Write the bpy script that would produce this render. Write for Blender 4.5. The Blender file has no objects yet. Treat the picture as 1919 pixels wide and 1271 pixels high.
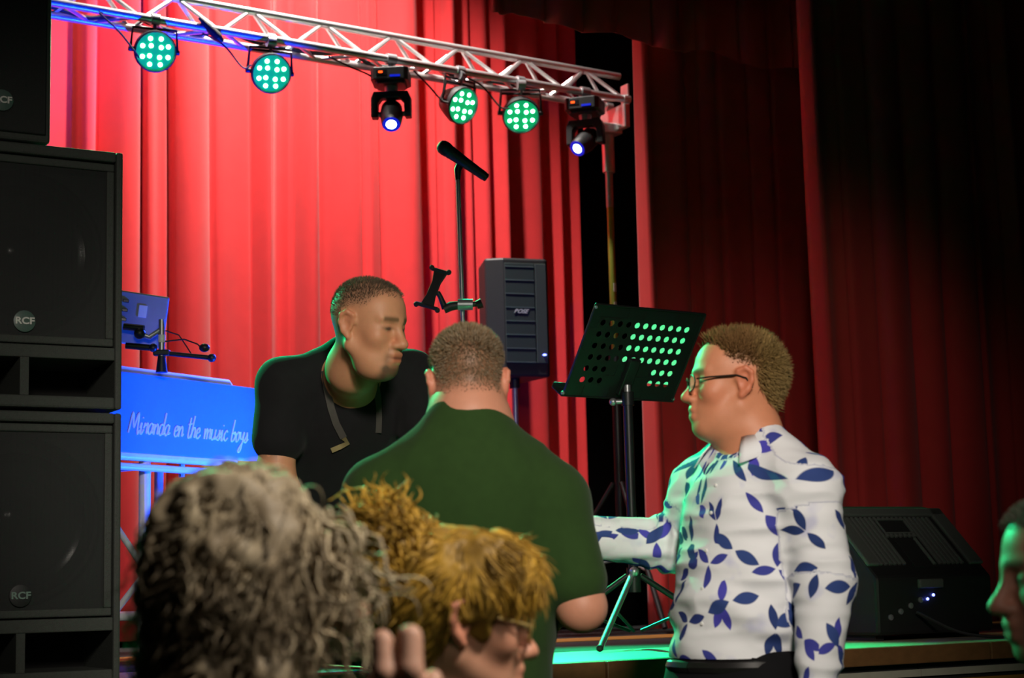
import bpy, math, random
import numpy as np
from mathutils import Vector, Matrix

random.seed(7)
rng = np.random.default_rng(7)
scene = bpy.context.scene
col = scene.collection
R = math.radians

# ------------------------------------------------------------------ camera
FPX = 3300.0                                   # focal length for a 1919 px wide frame
CAM = np.array([0.0, 0.0, 1.17])
pitch, roll = math.atan(467.5 / FPX), 0.025
fwd = np.array([0, math.cos(pitch), math.sin(pitch)])
up0 = np.array([0, -math.sin(pitch), math.cos(pitch)])
rgt = math.cos(roll) * np.array([1.0, 0, 0]) - math.sin(roll) * up0
upv = math.sin(roll) * np.array([1.0, 0, 0]) + math.cos(roll) * up0
cd = bpy.data.cameras.new('camera')
cam = bpy.data.objects.new('camera', cd)
col.objects.link(cam)
cd.sensor_width = 36
cd.lens = FPX / 1919 * 36
cd.clip_end = 60
cd.dof.use_dof = True
cd.dof.focus_distance = 5.6
cd.dof.aperture_fstop = 4.5
mw = Matrix.Identity(4)
for i in range(3):
    mw[i][0], mw[i][1], mw[i][2], mw[i][3] = rgt[i], upv[i], -fwd[i], CAM[i]
cam.matrix_world = mw
scene.camera = cam


def at(x, y, Y):
    """the point at world depth Y that the photograph shows at (x, y)"""
    k = fwd + rgt * (x - 959.5) / FPX + upv * (635.5 - y) / FPX
    return CAM + k * (Y / k[1])


# the stage stands 30 degrees askew to the view: u runs along its edge, v to the back
SZ = 0.945
O = np.array([0.15525, 5.4584, 0.0])
TH = R(30)
Uv = np.array([math.cos(TH), math.sin(TH), 0])
Vv = np.array([-math.sin(TH), math.cos(TH), 0])
Zv = np.array([0, 0, 1.0])


def S(u, v, z):
    return O + Uv * u + Vv * v + Zv * z


# ------------------------------------------------------------------ world and large lights
w = bpy.data.worlds.new('World')
scene.world = w
w.use_nodes = True
w.node_tree.nodes['Background'].inputs[0].default_value = (0.6, 0.62, 0.7, 1)
w.node_tree.nodes['Background'].inputs[1].default_value = 0.0022
vs = scene.view_settings
vs.view_transform = 'Standard'
vs.look = 'None'
vs.exposure = 0.0
vs.gamma = 1.0
vs.use_curve_mapping = False


def light(name, kind, loc, target, energy, color, angle=60, blend=.5, soft=.05, size=(1, 1), parent=None):
    d = bpy.data.lights.new(name, kind)
    d.energy = energy
    d.color = color
    if kind == 'SPOT':
        d.spot_size = R(angle)
        d.spot_blend = blend
        d.shadow_soft_size = soft
    elif kind == 'AREA':
        d.shape = 'RECTANGLE'
        d.size, d.size_y = size
    else:
        d.shadow_soft_size = soft
    o = bpy.data.objects.new(name, d)
    col.objects.link(o)
    o.location = Vector(loc)
    o.rotation_euler = (Vector(target) - Vector(loc)).to_track_quat('-Z', 'Y').to_euler()
    return o


WARM = (1.0, .90, .78)
# work lights over the stage, behind the valance
for uu_, tu_, en_ in ((-.9, -.1, 210), (.6, .75, 1350)):
    light('stage_work_light', 'SPOT', S(uu_, 2.88, 5.95), S(tu_, 4.15, 2.0), en_, (1, .92, .84), 88, 1., .10)
# unseen green spot added past the left edge, widening the rim on heads
light('par_or_rim_beam', 'SPOT', S(-1.75, 2.85, 3.65), (-.1, 4.5, 1.6), 1000, (.0, 1, .36), 34, .8, .06)
# the hall's ceiling lamps over the audience, then two added fill spots
light('hall_lamp_or_fill', 'SPOT', (.6, .1, 2.9), (0.12, 4.2, 1.5), 640, WARM, 37, 1., .25)
light('hall_lamp_or_fill', 'SPOT', (1.3, 1.75, 3.2), (-.25, 2.3, 1.2), 390, WARM, 40, 1., .25)
light('hall_lamp_or_fill', 'SPOT', (.3, .2, 3.6), S(2.42, 2.0, 1.75), 260, WARM, 19, 1., .2)  # unseen fill added to lift the right-hand curtains
light('hall_lamp_or_fill', 'SPOT', (-.2, .1, 2.9), (-1.15, 4.8, 1.95), 150, WARM, 24, 1., .2)  # unseen fill added to brighten the loudspeaker stack
# blue wash lights on the stage floor, behind the standing man: one on the keyboard, one up at the truss
light('blue_floor_wash', 'SPOT', S(.25, 1.1, 1.1), at(320, 740, 6.5), 520, (.0, .06, 1), 50, .6, .04)
light('blue_floor_wash', 'SPOT', S(.30, 1.85, 1.05), S(-.75, 3.0, 3.8), 1700, (.0, .015, 1), 46, .6, .04)
light('blue_floor_wash', 'SPOT', S(.40, 1.85, 1.05), S(1.75, 3.4, 2.35), 60, (.0, .03, 1), 30, .6, .04)


# ------------------------------------------------------------------ materials
def nn(nt, t, **kw):
    n = nt.nodes.new(t)
    for k, v in kw.items():
        setattr(n, k, v)
    return n


MATS = {}


def mat(name, c, rough=.6, metal=0., var=.12, scale=30., bump=0., bscale=None, spec=.5, attr=None,
        emit=None, estr=0., sheen=0., alpha=1., sss=0., coat=0., stretch=None):
    if name in MATS:
        return MATS[name]
    m = bpy.data.materials.new(name)
    m.use_nodes = True
    nt = m.node_tree
    b = nt.nodes['Principled BSDF']
    L = nt.links.new
    b.inputs['Roughness'].default_value = rough
    b.inputs['Metallic'].default_value = metal
    b.inputs['Specular IOR Level'].default_value = spec
    b.inputs['Sheen Weight'].default_value = sheen
    b.inputs['Alpha'].default_value = alpha
    b.inputs['Coat Weight'].default_value = coat
    if sss:
        b.inputs['Subsurface Weight'].default_value = sss
        b.inputs['Subsurface Radius'].default_value = (1, .35, .2)
        b.inputs['Subsurface Scale'].default_value = .006
    tc = nn(nt, 'ShaderNodeTexCoord')
    src = tc.outputs['Object']
    if stretch:
        mp = nn(nt, 'ShaderNodeMapping')
        mp.inputs['Scale'].default_value = stretch
        L(src, mp.inputs[0])
        src = mp.outputs[0]
    nz = nn(nt, 'ShaderNodeTexNoise')
    nz.inputs['Scale'].default_value = scale
    nz.inputs['Detail'].default_value = 4
    L(src, nz.inputs['Vector'])
    mr = nn(nt, 'ShaderNodeMapRange')
    mr.inputs['To Min'].default_value = 1 - var
    mr.inputs['To Max'].default_value = 1 + var
    L(nz.outputs['Fac'], mr.inputs['Value'])
    mx = nn(nt, 'ShaderNodeMix', data_type='RGBA', blend_type='MULTIPLY')
    mx.inputs['Factor'].default_value = 1
    if attr:
        a = nn(nt, 'ShaderNodeAttribute', attribute_name=attr)
        L(a.outputs['Color'], mx.inputs['A'])
    else:
        mx.inputs['A'].default_value = (*c, 1)
    L(mr.outputs[0], mx.inputs['B'])
    L(mx.outputs['Result'], b.inputs['Base Color'])
    if bump:
        n2 = nn(nt, 'ShaderNodeTexNoise')
        n2.inputs['Scale'].default_value = bscale or scale * 4
        n2.inputs['Detail'].default_value = 3
        L(src, n2.inputs['Vector'])
        bp = nn(nt, 'ShaderNodeBump')
        bp.inputs['Strength'].default_value = bump
        bp.inputs['Distance'].default_value = .004
        L(n2.outputs['Fac'], bp.inputs['Height'])
        L(bp.outputs[0], b.inputs['Normal'])
    if emit:
        b.inputs['Emission Color'].default_value = (*emit, 1)
        b.inputs['Emission Strength'].default_value = estr
    MATS[name] = m
    return m


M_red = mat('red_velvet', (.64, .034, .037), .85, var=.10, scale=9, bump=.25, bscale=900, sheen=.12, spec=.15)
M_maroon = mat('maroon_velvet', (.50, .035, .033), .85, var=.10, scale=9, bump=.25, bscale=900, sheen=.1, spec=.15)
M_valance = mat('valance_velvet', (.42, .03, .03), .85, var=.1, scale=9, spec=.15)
M_alu = mat('brushed_aluminium', (.80, .80, .80), .34, .75, .08, 40)
M_steel = mat('grey_steel', (.42, .43, .45), .4, .7, .1, 40)
M_black = mat('black_metal', (.018, .018, .02), .42, .3, .15, 60)
M_blackp = mat('black_plastic', (.016, .017, .018), .5, 0, .15, 80, bump=.15, bscale=500)
M_cab = mat('textured_black_paint', (.055, .062, .055), .65, 0, .25, 120, bump=.5, bscale=420)
M_baffle = mat('dark_baffle', (.10, .125, .115), .7, 0, .2, 50)
M_cone = mat('paper_cone', (.012, .013, .015), .55, 0, .2, 30)
M_void = mat('port_black', (.004, .004, .004), .9, 0, .1, 30)
M_rubber = mat('rubber', (.02, .02, .02), .7, 0, .1, 60)
M_white = mat('white_print', (.82, .82, .78), .5, 0, .05, 60)
M_badge = mat('green_grey_badge', (.09, .15, .13), .4, 0, .1, 60)
M_wood = mat('stage_wood', (.52, .46, .32), .42, 0, .25, 6, bump=.2, bscale=60, stretch=(1, 6, 6))
M_nosing = mat('brown_wood', (.20, .095, .035), .45, 0, .3, 8, bump=.2, bscale=60, stretch=(1, 6, 6))
M_mat = mat('black_stage_mat', (.012, .012, .013), .8, 0, .2, 60)
M_strip = mat('pale_trim', (.42, .40, .33), .5, 0, .15, 20)
M_orange = mat('varnished_board', (.42, .20, .04), .4, 0, .2, 10, stretch=(1, 8, 8))
M_wall = mat('black_backdrop', (.010, .010, .011), .9, 0, .2, 10)
M_floor = mat('hall_floor', (.10, .06, .035), .5, 0, .2, 8)
M_banner = mat('blue_banner', (.10, .30, .85), .75, 0, .06, 8, bump=.1, bscale=200)
M_keyb = mat('keyboard_shell', (.55, .56, .58), .4, 0, .06, 30)
M_dial = mat('dark_glossy', (.02, .02, .025), .15, 0, .05, 40)
M_ledg = mat('green_led', (.2, 1, .6), .3, emit=(.25, 1, .62), estr=26)
M_lensg = mat('green_lit_lens_plate', (.02, .26, .05), .35, emit=(.0, .62, .26), estr=.42)
M_ledb = mat('blue_white_led', (.4, .6, 1), .3, emit=(.30, .45, 1), estr=22)
M_ringb = mat('blue_lit_ring', (.02, .03, .3), .3, emit=(.0, .02, 1), estr=.5)
M_disp = mat('red_display', (.3, .02, .0), .3, emit=(1, .09, .01), estr=2.4)
M_bluedot = mat('blue_led_or_glint', (.1, .1, 1), .3, emit=(.12, .16, 1), estr=9)
M_silver = mat('silver_print', (.75, .77, .78), .3, .4, .05, 60)


def glass(name, c, rough=.03, tr=.9):
    m = mat(name, c, rough, 0, 0, 10)
    m.node_tree.nodes['Principled BSDF'].inputs['Transmission Weight'].default_value = tr
    m.node_tree.nodes['Principled BSDF'].inputs['IOR'].default_value = 1.1
    return m


M_glass = glass('spectacle_glass', (.95, .97, .97))

# perforated steel: see-through mesh
M_grille = mat('perforated_grille', (.030, .034, .033), .5, .3, .1, 60)
nt = M_grille.node_tree
b = nt.nodes['Principled BSDF']
tcg = nn(nt, 'ShaderNodeTexCoord')
vor = nn(nt, 'ShaderNodeTexVoronoi')
vor.inputs['Scale'].default_value = 150
vor.inputs['Randomness'].default_value = 0
nt.links.new(tcg.outputs['Object'], vor.inputs['Vector'])
gm = nn(nt, 'ShaderNodeMapRange')
gm.inputs['From Min'].default_value = .28
gm.inputs['From Max'].default_value = .5
gm.inputs['To Min'].default_value = .50
gm.inputs['To Max'].default_value = .62
nt.links.new(vor.outputs['Distance'], gm.inputs['Value'])
nt.links.new(gm.outputs[0], b.inputs['Alpha'])

M_paper = mat('sheet_paper', (.85, .85, .82), .8, 0, .03, 30)
nt = M_paper.node_tree
b = nt.nodes['Principled BSDF']
tr = nn(nt, 'ShaderNodeBsdfTranslucent')
tr.inputs[0].default_value = (.9, .9, .86, 1)
ms = nn(nt, 'ShaderNodeMixShader')
ms.inputs[0].default_value = .6
nt.links.new(b.outputs[0], ms.inputs[1])
nt.links.new(tr.outputs[0], ms.inputs[2])
nt.links.new(ms.outputs[0], nt.nodes['Material Output'].inputs[0])

M_skin = mat('skin', (1, 1, 1), .5, 0, .07, 60, bump=.12, bscale=500, attr='Col', sss=.12, spec=.4)
M_hair = mat('hair', (1, 1, 1), .55, 0, .2, 90, attr='Col', spec=.22)
M_tee = mat('black_cotton', (.010, .010, .011), .9, 0, .2, 40, bump=.2, bscale=900, sheen=.05, spec=.2)
M_green = mat('dark_green_cotton', (.022, .054, .011), .9, 0, .15, 40, bump=.2, bscale=900, sheen=.06, spec=.2)
M_trous = mat('black_trousers', (.004, .004, .005), .85, 0, .2, 40, spec=.2)
M_shoe = mat('black_leather', (.012, .011, .011), .35, 0, .1, 40)
M_strap = mat('grey_strap', (.055, .05, .042), .7, 0, .15, 90)
M_brass = mat('worn_brass', (.42, .34, .16), .4, .7, .1, 60)
M_frame = mat('dark_spectacle_frame', (.03, .025, .02), .3, .3, .05, 60)
M_gold = mat('gold_spectacle_frame', (.75, .55, .2), .3, .7, .05, 60)
M_knit = mat('dark_knit', (.03, .022, .022), .9, 0, .2, 60)
M_knit2 = mat('grey_knit', (.06, .06, .055), .9, 0, .2, 60)
M_wshirt = mat('pale_collar_cotton', (.5, .5, .5), .85, 0, .05, 60)
M_dshirt = mat('plum_shirt', (.06, .02, .02), .85, 0, .1, 60)


def leaf_mat():
    m = mat('white_leaf_print_cotton', (.78, .80, .84), .8, 0, .03, 40, bump=.15, bscale=700, spec=.25)
    nt = m.node_tree
    L = nt.links.new
    b = nt.nodes['Principled BSDF']
    at_ = nn(nt, 'ShaderNodeAttribute', attribute_name='pat')

    def layer(offset, scale, n_leaf, ln, wd):
        ad = nn(nt, 'ShaderNodeVectorMath', operation='ADD')
        ad.inputs[1].default_value = offset
        L(at_.outputs['Vector'], ad.inputs[0])
        sc = nn(nt, 'ShaderNodeVectorMath', operation='SCALE')
        sc.inputs['Scale'].default_value = scale
        L(ad.outputs[0], sc.inputs[0])
        v = nn(nt, 'ShaderNodeTexVoronoi', voronoi_dimensions='2D')
        v.inputs['Scale'].default_value = 1
        v.inputs['Randomness'].default_value = .55
        L(sc.outputs[0], v.inputs['Vector'])
        df = nn(nt, 'ShaderNodeVectorMath', operation='SUBTRACT')
        L(sc.outputs[0], df.inputs[0])
        L(v.outputs['Position'], df.inputs[1])
        sp = nn(nt, 'ShaderNodeSeparateColor')
        L(v.outputs['Color'], sp.inputs[0])
        best = None
        for i in range(n_leaf):
            ang = nn(nt, 'ShaderNodeMath', operation='MULTIPLY_ADD')
            ang.inputs[1].default_value = 6.283 * (1 + .35 * i)
            ang.inputs[2].default_value = 2.15 * i
            L(sp.outputs[0], ang.inputs[0])
            vr = nn(nt, 'ShaderNodeVectorRotate', rotation_type='Z_AXIS')
            L(df.outputs[0], vr.inputs['Vector'])
            L(ang.outputs[0], vr.inputs['Angle'])
            sx = nn(nt, 'ShaderNodeSeparateXYZ')
            L(vr.outputs[0], sx.inputs[0])
            # x from the stalk to the tip
            t = nn(nt, 'ShaderNodeMath', operation='MULTIPLY_ADD')
            t.inputs[1].default_value = 2 / ln
            t.inputs[2].default_value = -1.1
            L(sx.outputs[0], t.inputs[0])
            t2 = nn(nt, 'ShaderNodeMath', operation='MULTIPLY')
            L(t.outputs[0], t2.inputs[0])
            L(t.outputs[0], t2.inputs[1])
            ww = nn(nt, 'ShaderNodeMath', operation='MULTIPLY_ADD')
            ww.inputs[1].default_value = -wd
            ww.inputs[2].default_value = wd
            L(t2.outputs[0], ww.inputs[0])
            ay = nn(nt, 'ShaderNodeMath', operation='ABSOLUTE')
            L(sx.outputs[1], ay.inputs[0])
            d = nn(nt, 'ShaderNodeMath', operation='SUBTRACT')
            L(ww.outputs[0], d.inputs[0])
            L(ay.outputs[0], d.inputs[1])
            if best is None:
                best = d
            else:
                mm = nn(nt, 'ShaderNodeMath', operation='MAXIMUM')
                L(best.outputs[0], mm.inputs[0])
                L(d.outputs[0], mm.inputs[1])
                best = mm
        st = nn(nt, 'ShaderNodeMapRange')
        st.inputs['From Min'].default_value = -.004
        st.inputs['From Max'].default_value = .012
        L(best.outputs[0], st.inputs['Value'])
        return st.outputs[0], sp

    m1, s1 = layer((0, 0, 0), 1 / .112, 3, .50, .10)
    m2, s2 = layer((.31, .17, 0), 1 / .15, 2, .42, .10)
    ramp = nn(nt, 'ShaderNodeMix', data_type='RGBA')
    ramp.inputs['A'].default_value = (.020, .045, .16, 1)
    ramp.inputs['B'].default_value = (.075, .065, .48, 1)
    L(s1.outputs[1], ramp.inputs['Factor'])
    # pale lilac blooms between the leaves
    nz = nn(nt, 'ShaderNodeTexNoise')
    nz.inputs['Scale'].default_value = 14
    L(at_.outputs['Vector'], nz.inputs['Vector'])
    rm = nn(nt, 'ShaderNodeMapRange')
    rm.inputs['From Min'].default_value = .58
    rm.inputs['From Max'].default_value = .72
    rm.inputs['To Max'].default_value = .55
    L(nz.outputs['Fac'], rm.inputs['Value'])
    base = nn(nt, 'ShaderNodeMix', data_type='RGBA')
    base.inputs['A'].default_value = (.80, .81, .84, 1)
    base.inputs['B'].default_value = (.45, .46, .72, 1)
    L(rm.outputs[0], base.inputs['Factor'])
    c1 = nn(nt, 'ShaderNodeMix', data_type='RGBA')
    L(m1, c1.inputs['Factor'])
    L(base.outputs['Result'], c1.inputs['A'])
    L(ramp.outputs['Result'], c1.inputs['B'])
    c2 = nn(nt, 'ShaderNodeMix', data_type='RGBA')
    L(m2, c2.inputs['Factor'])
    L(c1.outputs['Result'], c2.inputs['A'])
    c2.inputs['B'].default_value = (.03, .06, .22, 1)
    L(c2.outputs['Result'], b.inputs['Base Color'])
    return m


M_leaf = leaf_mat()


# ------------------------------------------------------------------ mesh helpers
def tag(o, label=None, cat=None, group=None, kind=None):
    if label:
        o['label'] = label
    if cat:
        o['category'] = cat
    if group:
        o['group'] = group
    if kind:
        o['kind'] = kind
    return o


def unit(v):
    v = np.asarray(v, float)
    return v / np.linalg.norm(v)


def frame(d, ref=(0, 0, 1)):
    d = unit(d)
    a = np.cross(ref, d)
    if np.linalg.norm(a) < 1e-4:
        a = np.cross((1, 0, 0), d)
    a = unit(a)
    return a, np.cross(d, a), d


class MB:
    """collects shapes of one mesh; org is the origin of the thing it belongs to"""

    def __init__(s, org=(0, 0, 0)):
        s.v, s.f, s.org = [], [], np.asarray(org, float)

    def add(s, v, f):
        n = len(s.v)
        s.v += [tuple(p) for p in v]
        s.f += [tuple(i + n for i in q) for q in f]
        return s

    def box(s, c, size, ax=None):
        ax = ax or ((1, 0, 0), (0, 1, 0), (0, 0, 1))
        c = np.asarray(c, float)
        a = [np.asarray(ax[i], float) * size[i] / 2 for i in range(3)]
        v = [c + x * a[0] + y * a[1] + z * a[2] for z in (-1, 1) for y in (-1, 1) for x in (-1, 1)]
        return s.add(v, [(0, 2, 3, 1), (4, 5, 7, 6), (0, 1, 5, 4), (2, 6, 7, 3), (0, 4, 6, 2), (1, 3, 7, 5)])

    def hexa(s, v):
        return s.add(v, [(0, 2, 3, 1), (4, 5, 7, 6), (0, 1, 5, 4), (2, 6, 7, 3), (0, 4, 6, 2), (1, 3, 7, 5)])

    def tube(s, pts, r, n=10, caps=True):
        pts = [np.asarray(p, float) for p in pts]
        m = len(pts)
        rr = r if hasattr(r, '__len__') else [r] * m
        v = []
        ref = None
        for i, p in enumerate(pts):
            d = pts[min(i + 1, m - 1)] - pts[max(i - 1, 0)]
            if ref is None:
                a, bb, d = frame(d)
            else:
                d = unit(d)
                a = unit(ref - d * (ref @ d))
                bb = np.cross(d, a)
            ref = a
            for k in range(n):
                t = 2 * math.pi * k / n
                v.append(p + (a * math.cos(t) + bb * math.sin(t)) * rr[i])
        f = [(i * n + k, i * n + (k + 1) % n, (i + 1) * n + (k + 1) % n, (i + 1) * n + k) for i in range(m - 1) for k in range(n)]
        if caps:
            f += [tuple(range(n - 1, -1, -1)), tuple((m - 1) * n + k for k in range(n))]
        return s.add(v, f)

    def lathe(s, c, axis, prof, n=24, ref=(0, 0, 1)):
        """prof: (distance along the axis, radius)"""
        a, bb, d = frame(axis, ref)
        c = np.asarray(c, float)
        return_pts = []
        m = len(prof)
        for (h, r) in prof:
            for k in range(n):
                t = 2 * math.pi * k / n
                return_pts.append(c + d * h + (a * math.cos(t) + bb * math.sin(t)) * max(r, 1e-5))
        f = [(i * n + k, i * n + (k + 1) % n, (i + 1) * n + (k + 1) % n, (i + 1) * n + k) for i in range(m - 1) for k in range(n)]
        f += [tuple(range(n - 1, -1, -1)), tuple((m - 1) * n + k for k in range(n))]
        return s.add(return_pts, f)

    def prism(s, outline, c, ax, depth):
        """outline in the (ax0, ax1) plane, pushed along ax2 by depth"""
        c = np.asarray(c, float)
        ax = [np.asarray(q, float) for q in ax]
        n = len(outline)
        v = [c + ax[0] * x + ax[1] * y for x, y in outline] + [c + ax[0] * x + ax[1] * y + ax[2] * depth for x, y in outline]
        f = [tuple(range(n - 1, -1, -1)), tuple(range(n, 2 * n))]
        f += [(i, (i + 1) % n, n + (i + 1) % n, n + i) for i in range(n)]
        return s.add(v, f)

    def ball(s, c, r, n=12, m=8):
        r = np.asarray(r if hasattr(r, '__len__') else (r, r, r), float)
        v = [np.asarray(c) + r * (math.sin(math.pi * i / m) * math.cos(2 * math.pi * k / n), math.sin(math.pi * i / m) * math.sin(2 * math.pi * k / n), math.cos(math.pi * i / m)) for i in range(m + 1) for k in range(n)]
        f = [(i * n + k, (i + 1) * n + k, (i + 1) * n + (k + 1) % n, i * n + (k + 1) % n) for i in range(m) for k in range(n)]
        return s.add(v, f)

    def build(s, name, m, parent=None, smooth=False, bevel=0, angle=40):
        me = bpy.data.meshes.new(name)
        me.from_pydata([tuple(np.asarray(p) - s.org) for p in s.v], [], s.f)
        me.validate()
        return finish(me, name, m, parent, smooth, bevel, angle)


def finish(me, name, m, parent=None, smooth=False, bevel=0, angle=40):
    if m:
        me.materials.append(m)
    o = bpy.data.objects.new(name, me)
    col.objects.link(o)
    o.parent = parent
    import bmesh
    bm = bmesh.new()
    bm.from_mesh(me)
    bmesh.ops.recalc_face_normals(bm, faces=bm.faces)
    bm.to_mesh(me)
    bm.free()
    if smooth:
        me.shade_smooth()
        me.set_sharp_from_angle(angle=R(angle))
    if bevel:
        md = o.modifiers.new('bevel', 'BEVEL')
        md.width = bevel
        md.segments = 2
        md.limit_method = 'ANGLE'
    return o


def empty(name, loc, label=None, cat=None, group=None, kind=None):
    o = bpy.data.objects.new(name, None)
    col.objects.link(o)
    o.location = Vector(loc)
    o.empty_display_size = .05
    return tag(o, label, cat, group, kind)


def again(o, parent, loc=None, rot=None):
    c = o.copy()
    col.objects.link(c)
    c.parent = parent
    if loc is not None:
        c.location = Vector(loc)
    if rot is not None:
        c.rotation_euler = rot
    return c


def lettering(text, size, c, right, upd, name, m, parent, org, depth=.001, shear=0., fit=None, weight=0.):
    """a line of text as a mesh, centred at c, reading along right"""
    cu = bpy.data.curves.new(name, 'FONT')
    cu.body = text
    cu.size = size
    cu.extrude = depth
    cu.shear = shear
    cu.offset = weight
    cu.align_x = 'CENTER'
    cu.align_y = 'CENTER'
    t = bpy.data.objects.new(name, cu)
    col.objects.link(t)
    dg = bpy.context.evaluated_depsgraph_get()
    me = bpy.data.meshes.new_from_object(t.evaluated_get(dg))
    bpy.data.objects.remove(t)
    n = len(me.vertices)
    co = np.empty(n * 3)
    me.vertices.foreach_get('co', co)
    co = co.reshape(-1, 3)
    if fit:
        wdt = co[:, 0].max() - co[:, 0].min()
        co[:, 0] *= fit / wdt
    right, upd = unit(right), unit(upd)
    nrm = np.cross(right, upd)
    p = np.asarray(c) - np.asarray(org) + co[:, :1] * right + co[:, 1:2] * upd + co[:, 2:] * nrm
    me.vertices.foreach_set('co', p.ravel())
    me.update()
    me.materials.clear()
    me.materials.append(m)
    o = bpy.data.objects.new(name, me)
    col.objects.link(o)
    o.parent = parent
    return o


SAX = (Uv, Vv, Zv)


def sbox(mb, u0, u1, v0, v1, z0, z1):
    return mb.box(S((u0 + u1) / 2, (v0 + v1) / 2, (z0 + z1) / 2), (u1 - u0, v1 - v0, z1 - z0), SAX)


# ------------------------------------------------------------------ the setting
def struct(name, mb, m, parent=None, **k):
    o = mb.build(name, m, parent, **k)
    if parent is None:
        tag(o, kind='structure')
    return o


fl = struct('floor', MB().box((0, 3.5, -.05), (12, 13, .1)), M_floor)
tag(fl, 'dark hall floor below the stage', 'floor')
org = S(0, 0, 0)
stage = struct('stage', sbox(MB(org), -5, 6, .02, 7, 0, SZ - .02), M_mat)
stage.location = Vector(org)
tag(stage, 'raised stage with a pale wooden apron and dark front', 'stage')


def spart(name, m, u0, u1, v0, v1, z0, z1, bevel=0):
    return sbox(MB(org), u0, u1, v0, v1, z0, z1).build(name, m, stage, bevel=bevel)


for k in range(6):                                                # apron boards along the edge
    a = -3.4 + k * 1.6
    spart('plank', M_wood, a, a + 1.594, -.03, .34, SZ - .02, SZ, .004)
    spart('plank', M_wood, a - .7, a + .894, .346, .72, SZ - .02, SZ - .001, .003)
    spart('nosing', M_nosing, a + .3, a + 1.894, -.05, -.03, SZ - .062, SZ - .002, .004)
    spart('fascia_panel', M_mat, a, a + 1.594, -.002, .02, .02, SZ - .062)
    spart('trim_strip', M_strip, a, a + 1.596, -.016, -.002, SZ - .108, SZ - .084)
    spart('lower_rail', M_orange, a, a + 1.596, -.02, -.002, SZ - .145, SZ - .122)
spart('stage_mat', M_mat, -3, 5, .725, 1.75, SZ - .02, SZ - .004)
spart('inlaid_board', M_orange, -3, 5, 1.76, 2.15, SZ - .02, SZ - .002)

wb = struct('wall_back', sbox(MB(), -5, 6.5, 5.9, 6.0, 0, 6.4), M_wall)
wr = struct('wall_right', sbox(MB(), 4.6, 4.7, -.2, 5.9, 0, 6.4), M_wall)
wl = struct('wall_left', sbox(MB(), -5, -4.9, -.2, 5.9, 0, 6.4), M_wall)
cl = struct('ceiling', sbox(MB(), -5, 6.5, -.2, 6, 6.4, 6.5), M_wall)
for o, t in ((wb, 'black back wall of the stage'), (wr, 'black side wall right of the stage'), (wl, 'black side wall left of the stage'), (cl, 'black ceiling over the stage')):
    tag(o, t, 'wall' if 'wall' in t else 'ceiling')


# ------------------------------------------------------------------ curtains
def fold_path(u0, u1, per, amp, seed, first=None):
    """the plan of a pleated curtain: list of (u, dv), rounded pleats with tight creases"""
    r = random.Random(seed)
    pts = list(first or [])
    u = u0
    while u < u1:
        p = per * r.uniform(.55, 1.5)
        a = amp * r.uniform(.55, 1.35)
        sk = r.uniform(.35, .65)
        back = amp * r.choice((0, 0, .4, .8, 1.2))                  # some pleats sit further back
        for i in range(16):
            t = i / 16
            x = t ** (math.log(.5) / math.log(sk))
            d = (math.sin(math.pi * x)) ** .6
            pts.append((u + p * t, -a * d + back * math.sin(math.pi * t)))
        u += p
    return pts


def curtain(name, path, v, z0, z1, m, label, sway=.01, seed=1, nz=26, taper=None, group=None, hem=None):
    r = np.random.default_rng(seed)
    ph = r.uniform(0, 6.28, 6)
    base = S(path[0][0], v, z0)
    P = np.array(path)
    n = len(P)
    verts = []
    for j in range(nz + 1):
        t = j / nz
        z = z0 + (z1 - z0) * t
        uu = P[:, 0] + sway * np.sin(P[:, 0] * 5 + ph[0] + 2.2 * t) + .6 * sway * np.sin(P[:, 0] * 13 + ph[1] - 4 * t)
        k = 1 - .25 * t + .12 * np.sin(P[:, 0] * 7 + ph[2] + 3 * t)
        dv = P[:, 1] * k
        if taper is not None:
            uu, dv = taper(uu, dv, t)
        zz = np.full(n, z)
        if hem is not None and j == 0:
            zz = z + hem(P[:, 0], P[:, 1])
        for i in range(n):
            verts.append(S(uu[i], v + dv[i], zz[i]))
    f = [(j * n + i, j * n + i + 1, (j + 1) * n + i + 1, (j + 1) * n + i) for j in range(nz) for i in range(n - 1)]
    mb = MB(base)
    mb.add(verts, f)
    me = bpy.data.meshes.new(name)
    me.from_pydata([tuple(np.asarray(p) - base) for p in mb.v], [], mb.f)
    me.shade_smooth()
    me.materials.append(m)
    o = bpy.data.objects.new(name, me)
    col.objects.link(o)
    o.location = Vector(base)
    sd = o.modifiers.new('cloth', 'SOLIDIFY')
    sd.thickness = .004
    sd.offset = 0
    return tag(o, label, 'curtain', group)


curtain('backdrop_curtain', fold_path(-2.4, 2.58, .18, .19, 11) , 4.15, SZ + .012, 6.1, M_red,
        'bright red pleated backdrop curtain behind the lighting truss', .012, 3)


# the leading edge of the drawn curtain turns back and catches the stage light
def lead_taper(uu, dv, t):
    k = np.where(dv > -.085, 1 - .7 * t, 1)
    return uu, np.where(uu < 2.145, -.088 + (dv + .088) * k, dv)


lead = [(2.115, .085), (2.105, .05), (2.112, .02), (2.103, -.01), (2.11, -.04), (2.103, -.07), (2.107, -.088), (2.12, -.094), (2.135, -.088)]
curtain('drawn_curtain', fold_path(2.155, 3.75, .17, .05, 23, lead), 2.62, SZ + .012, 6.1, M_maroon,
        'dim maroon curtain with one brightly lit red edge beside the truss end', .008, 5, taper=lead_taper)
curtain('proscenium_curtain', fold_path(2.43, 4.5, .16, .07, 41, [(2.44, .10), (2.425, .05)]), 1.62, SZ + .012, 6.1, M_maroon,
        'dark maroon curtain at far right behind the stage monitor', .008, 8)


def scallop(u, dv):
    return .02 * np.sin(u * 11) - .3 * np.abs(dv) - .03 * (u - 1.2)


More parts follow.
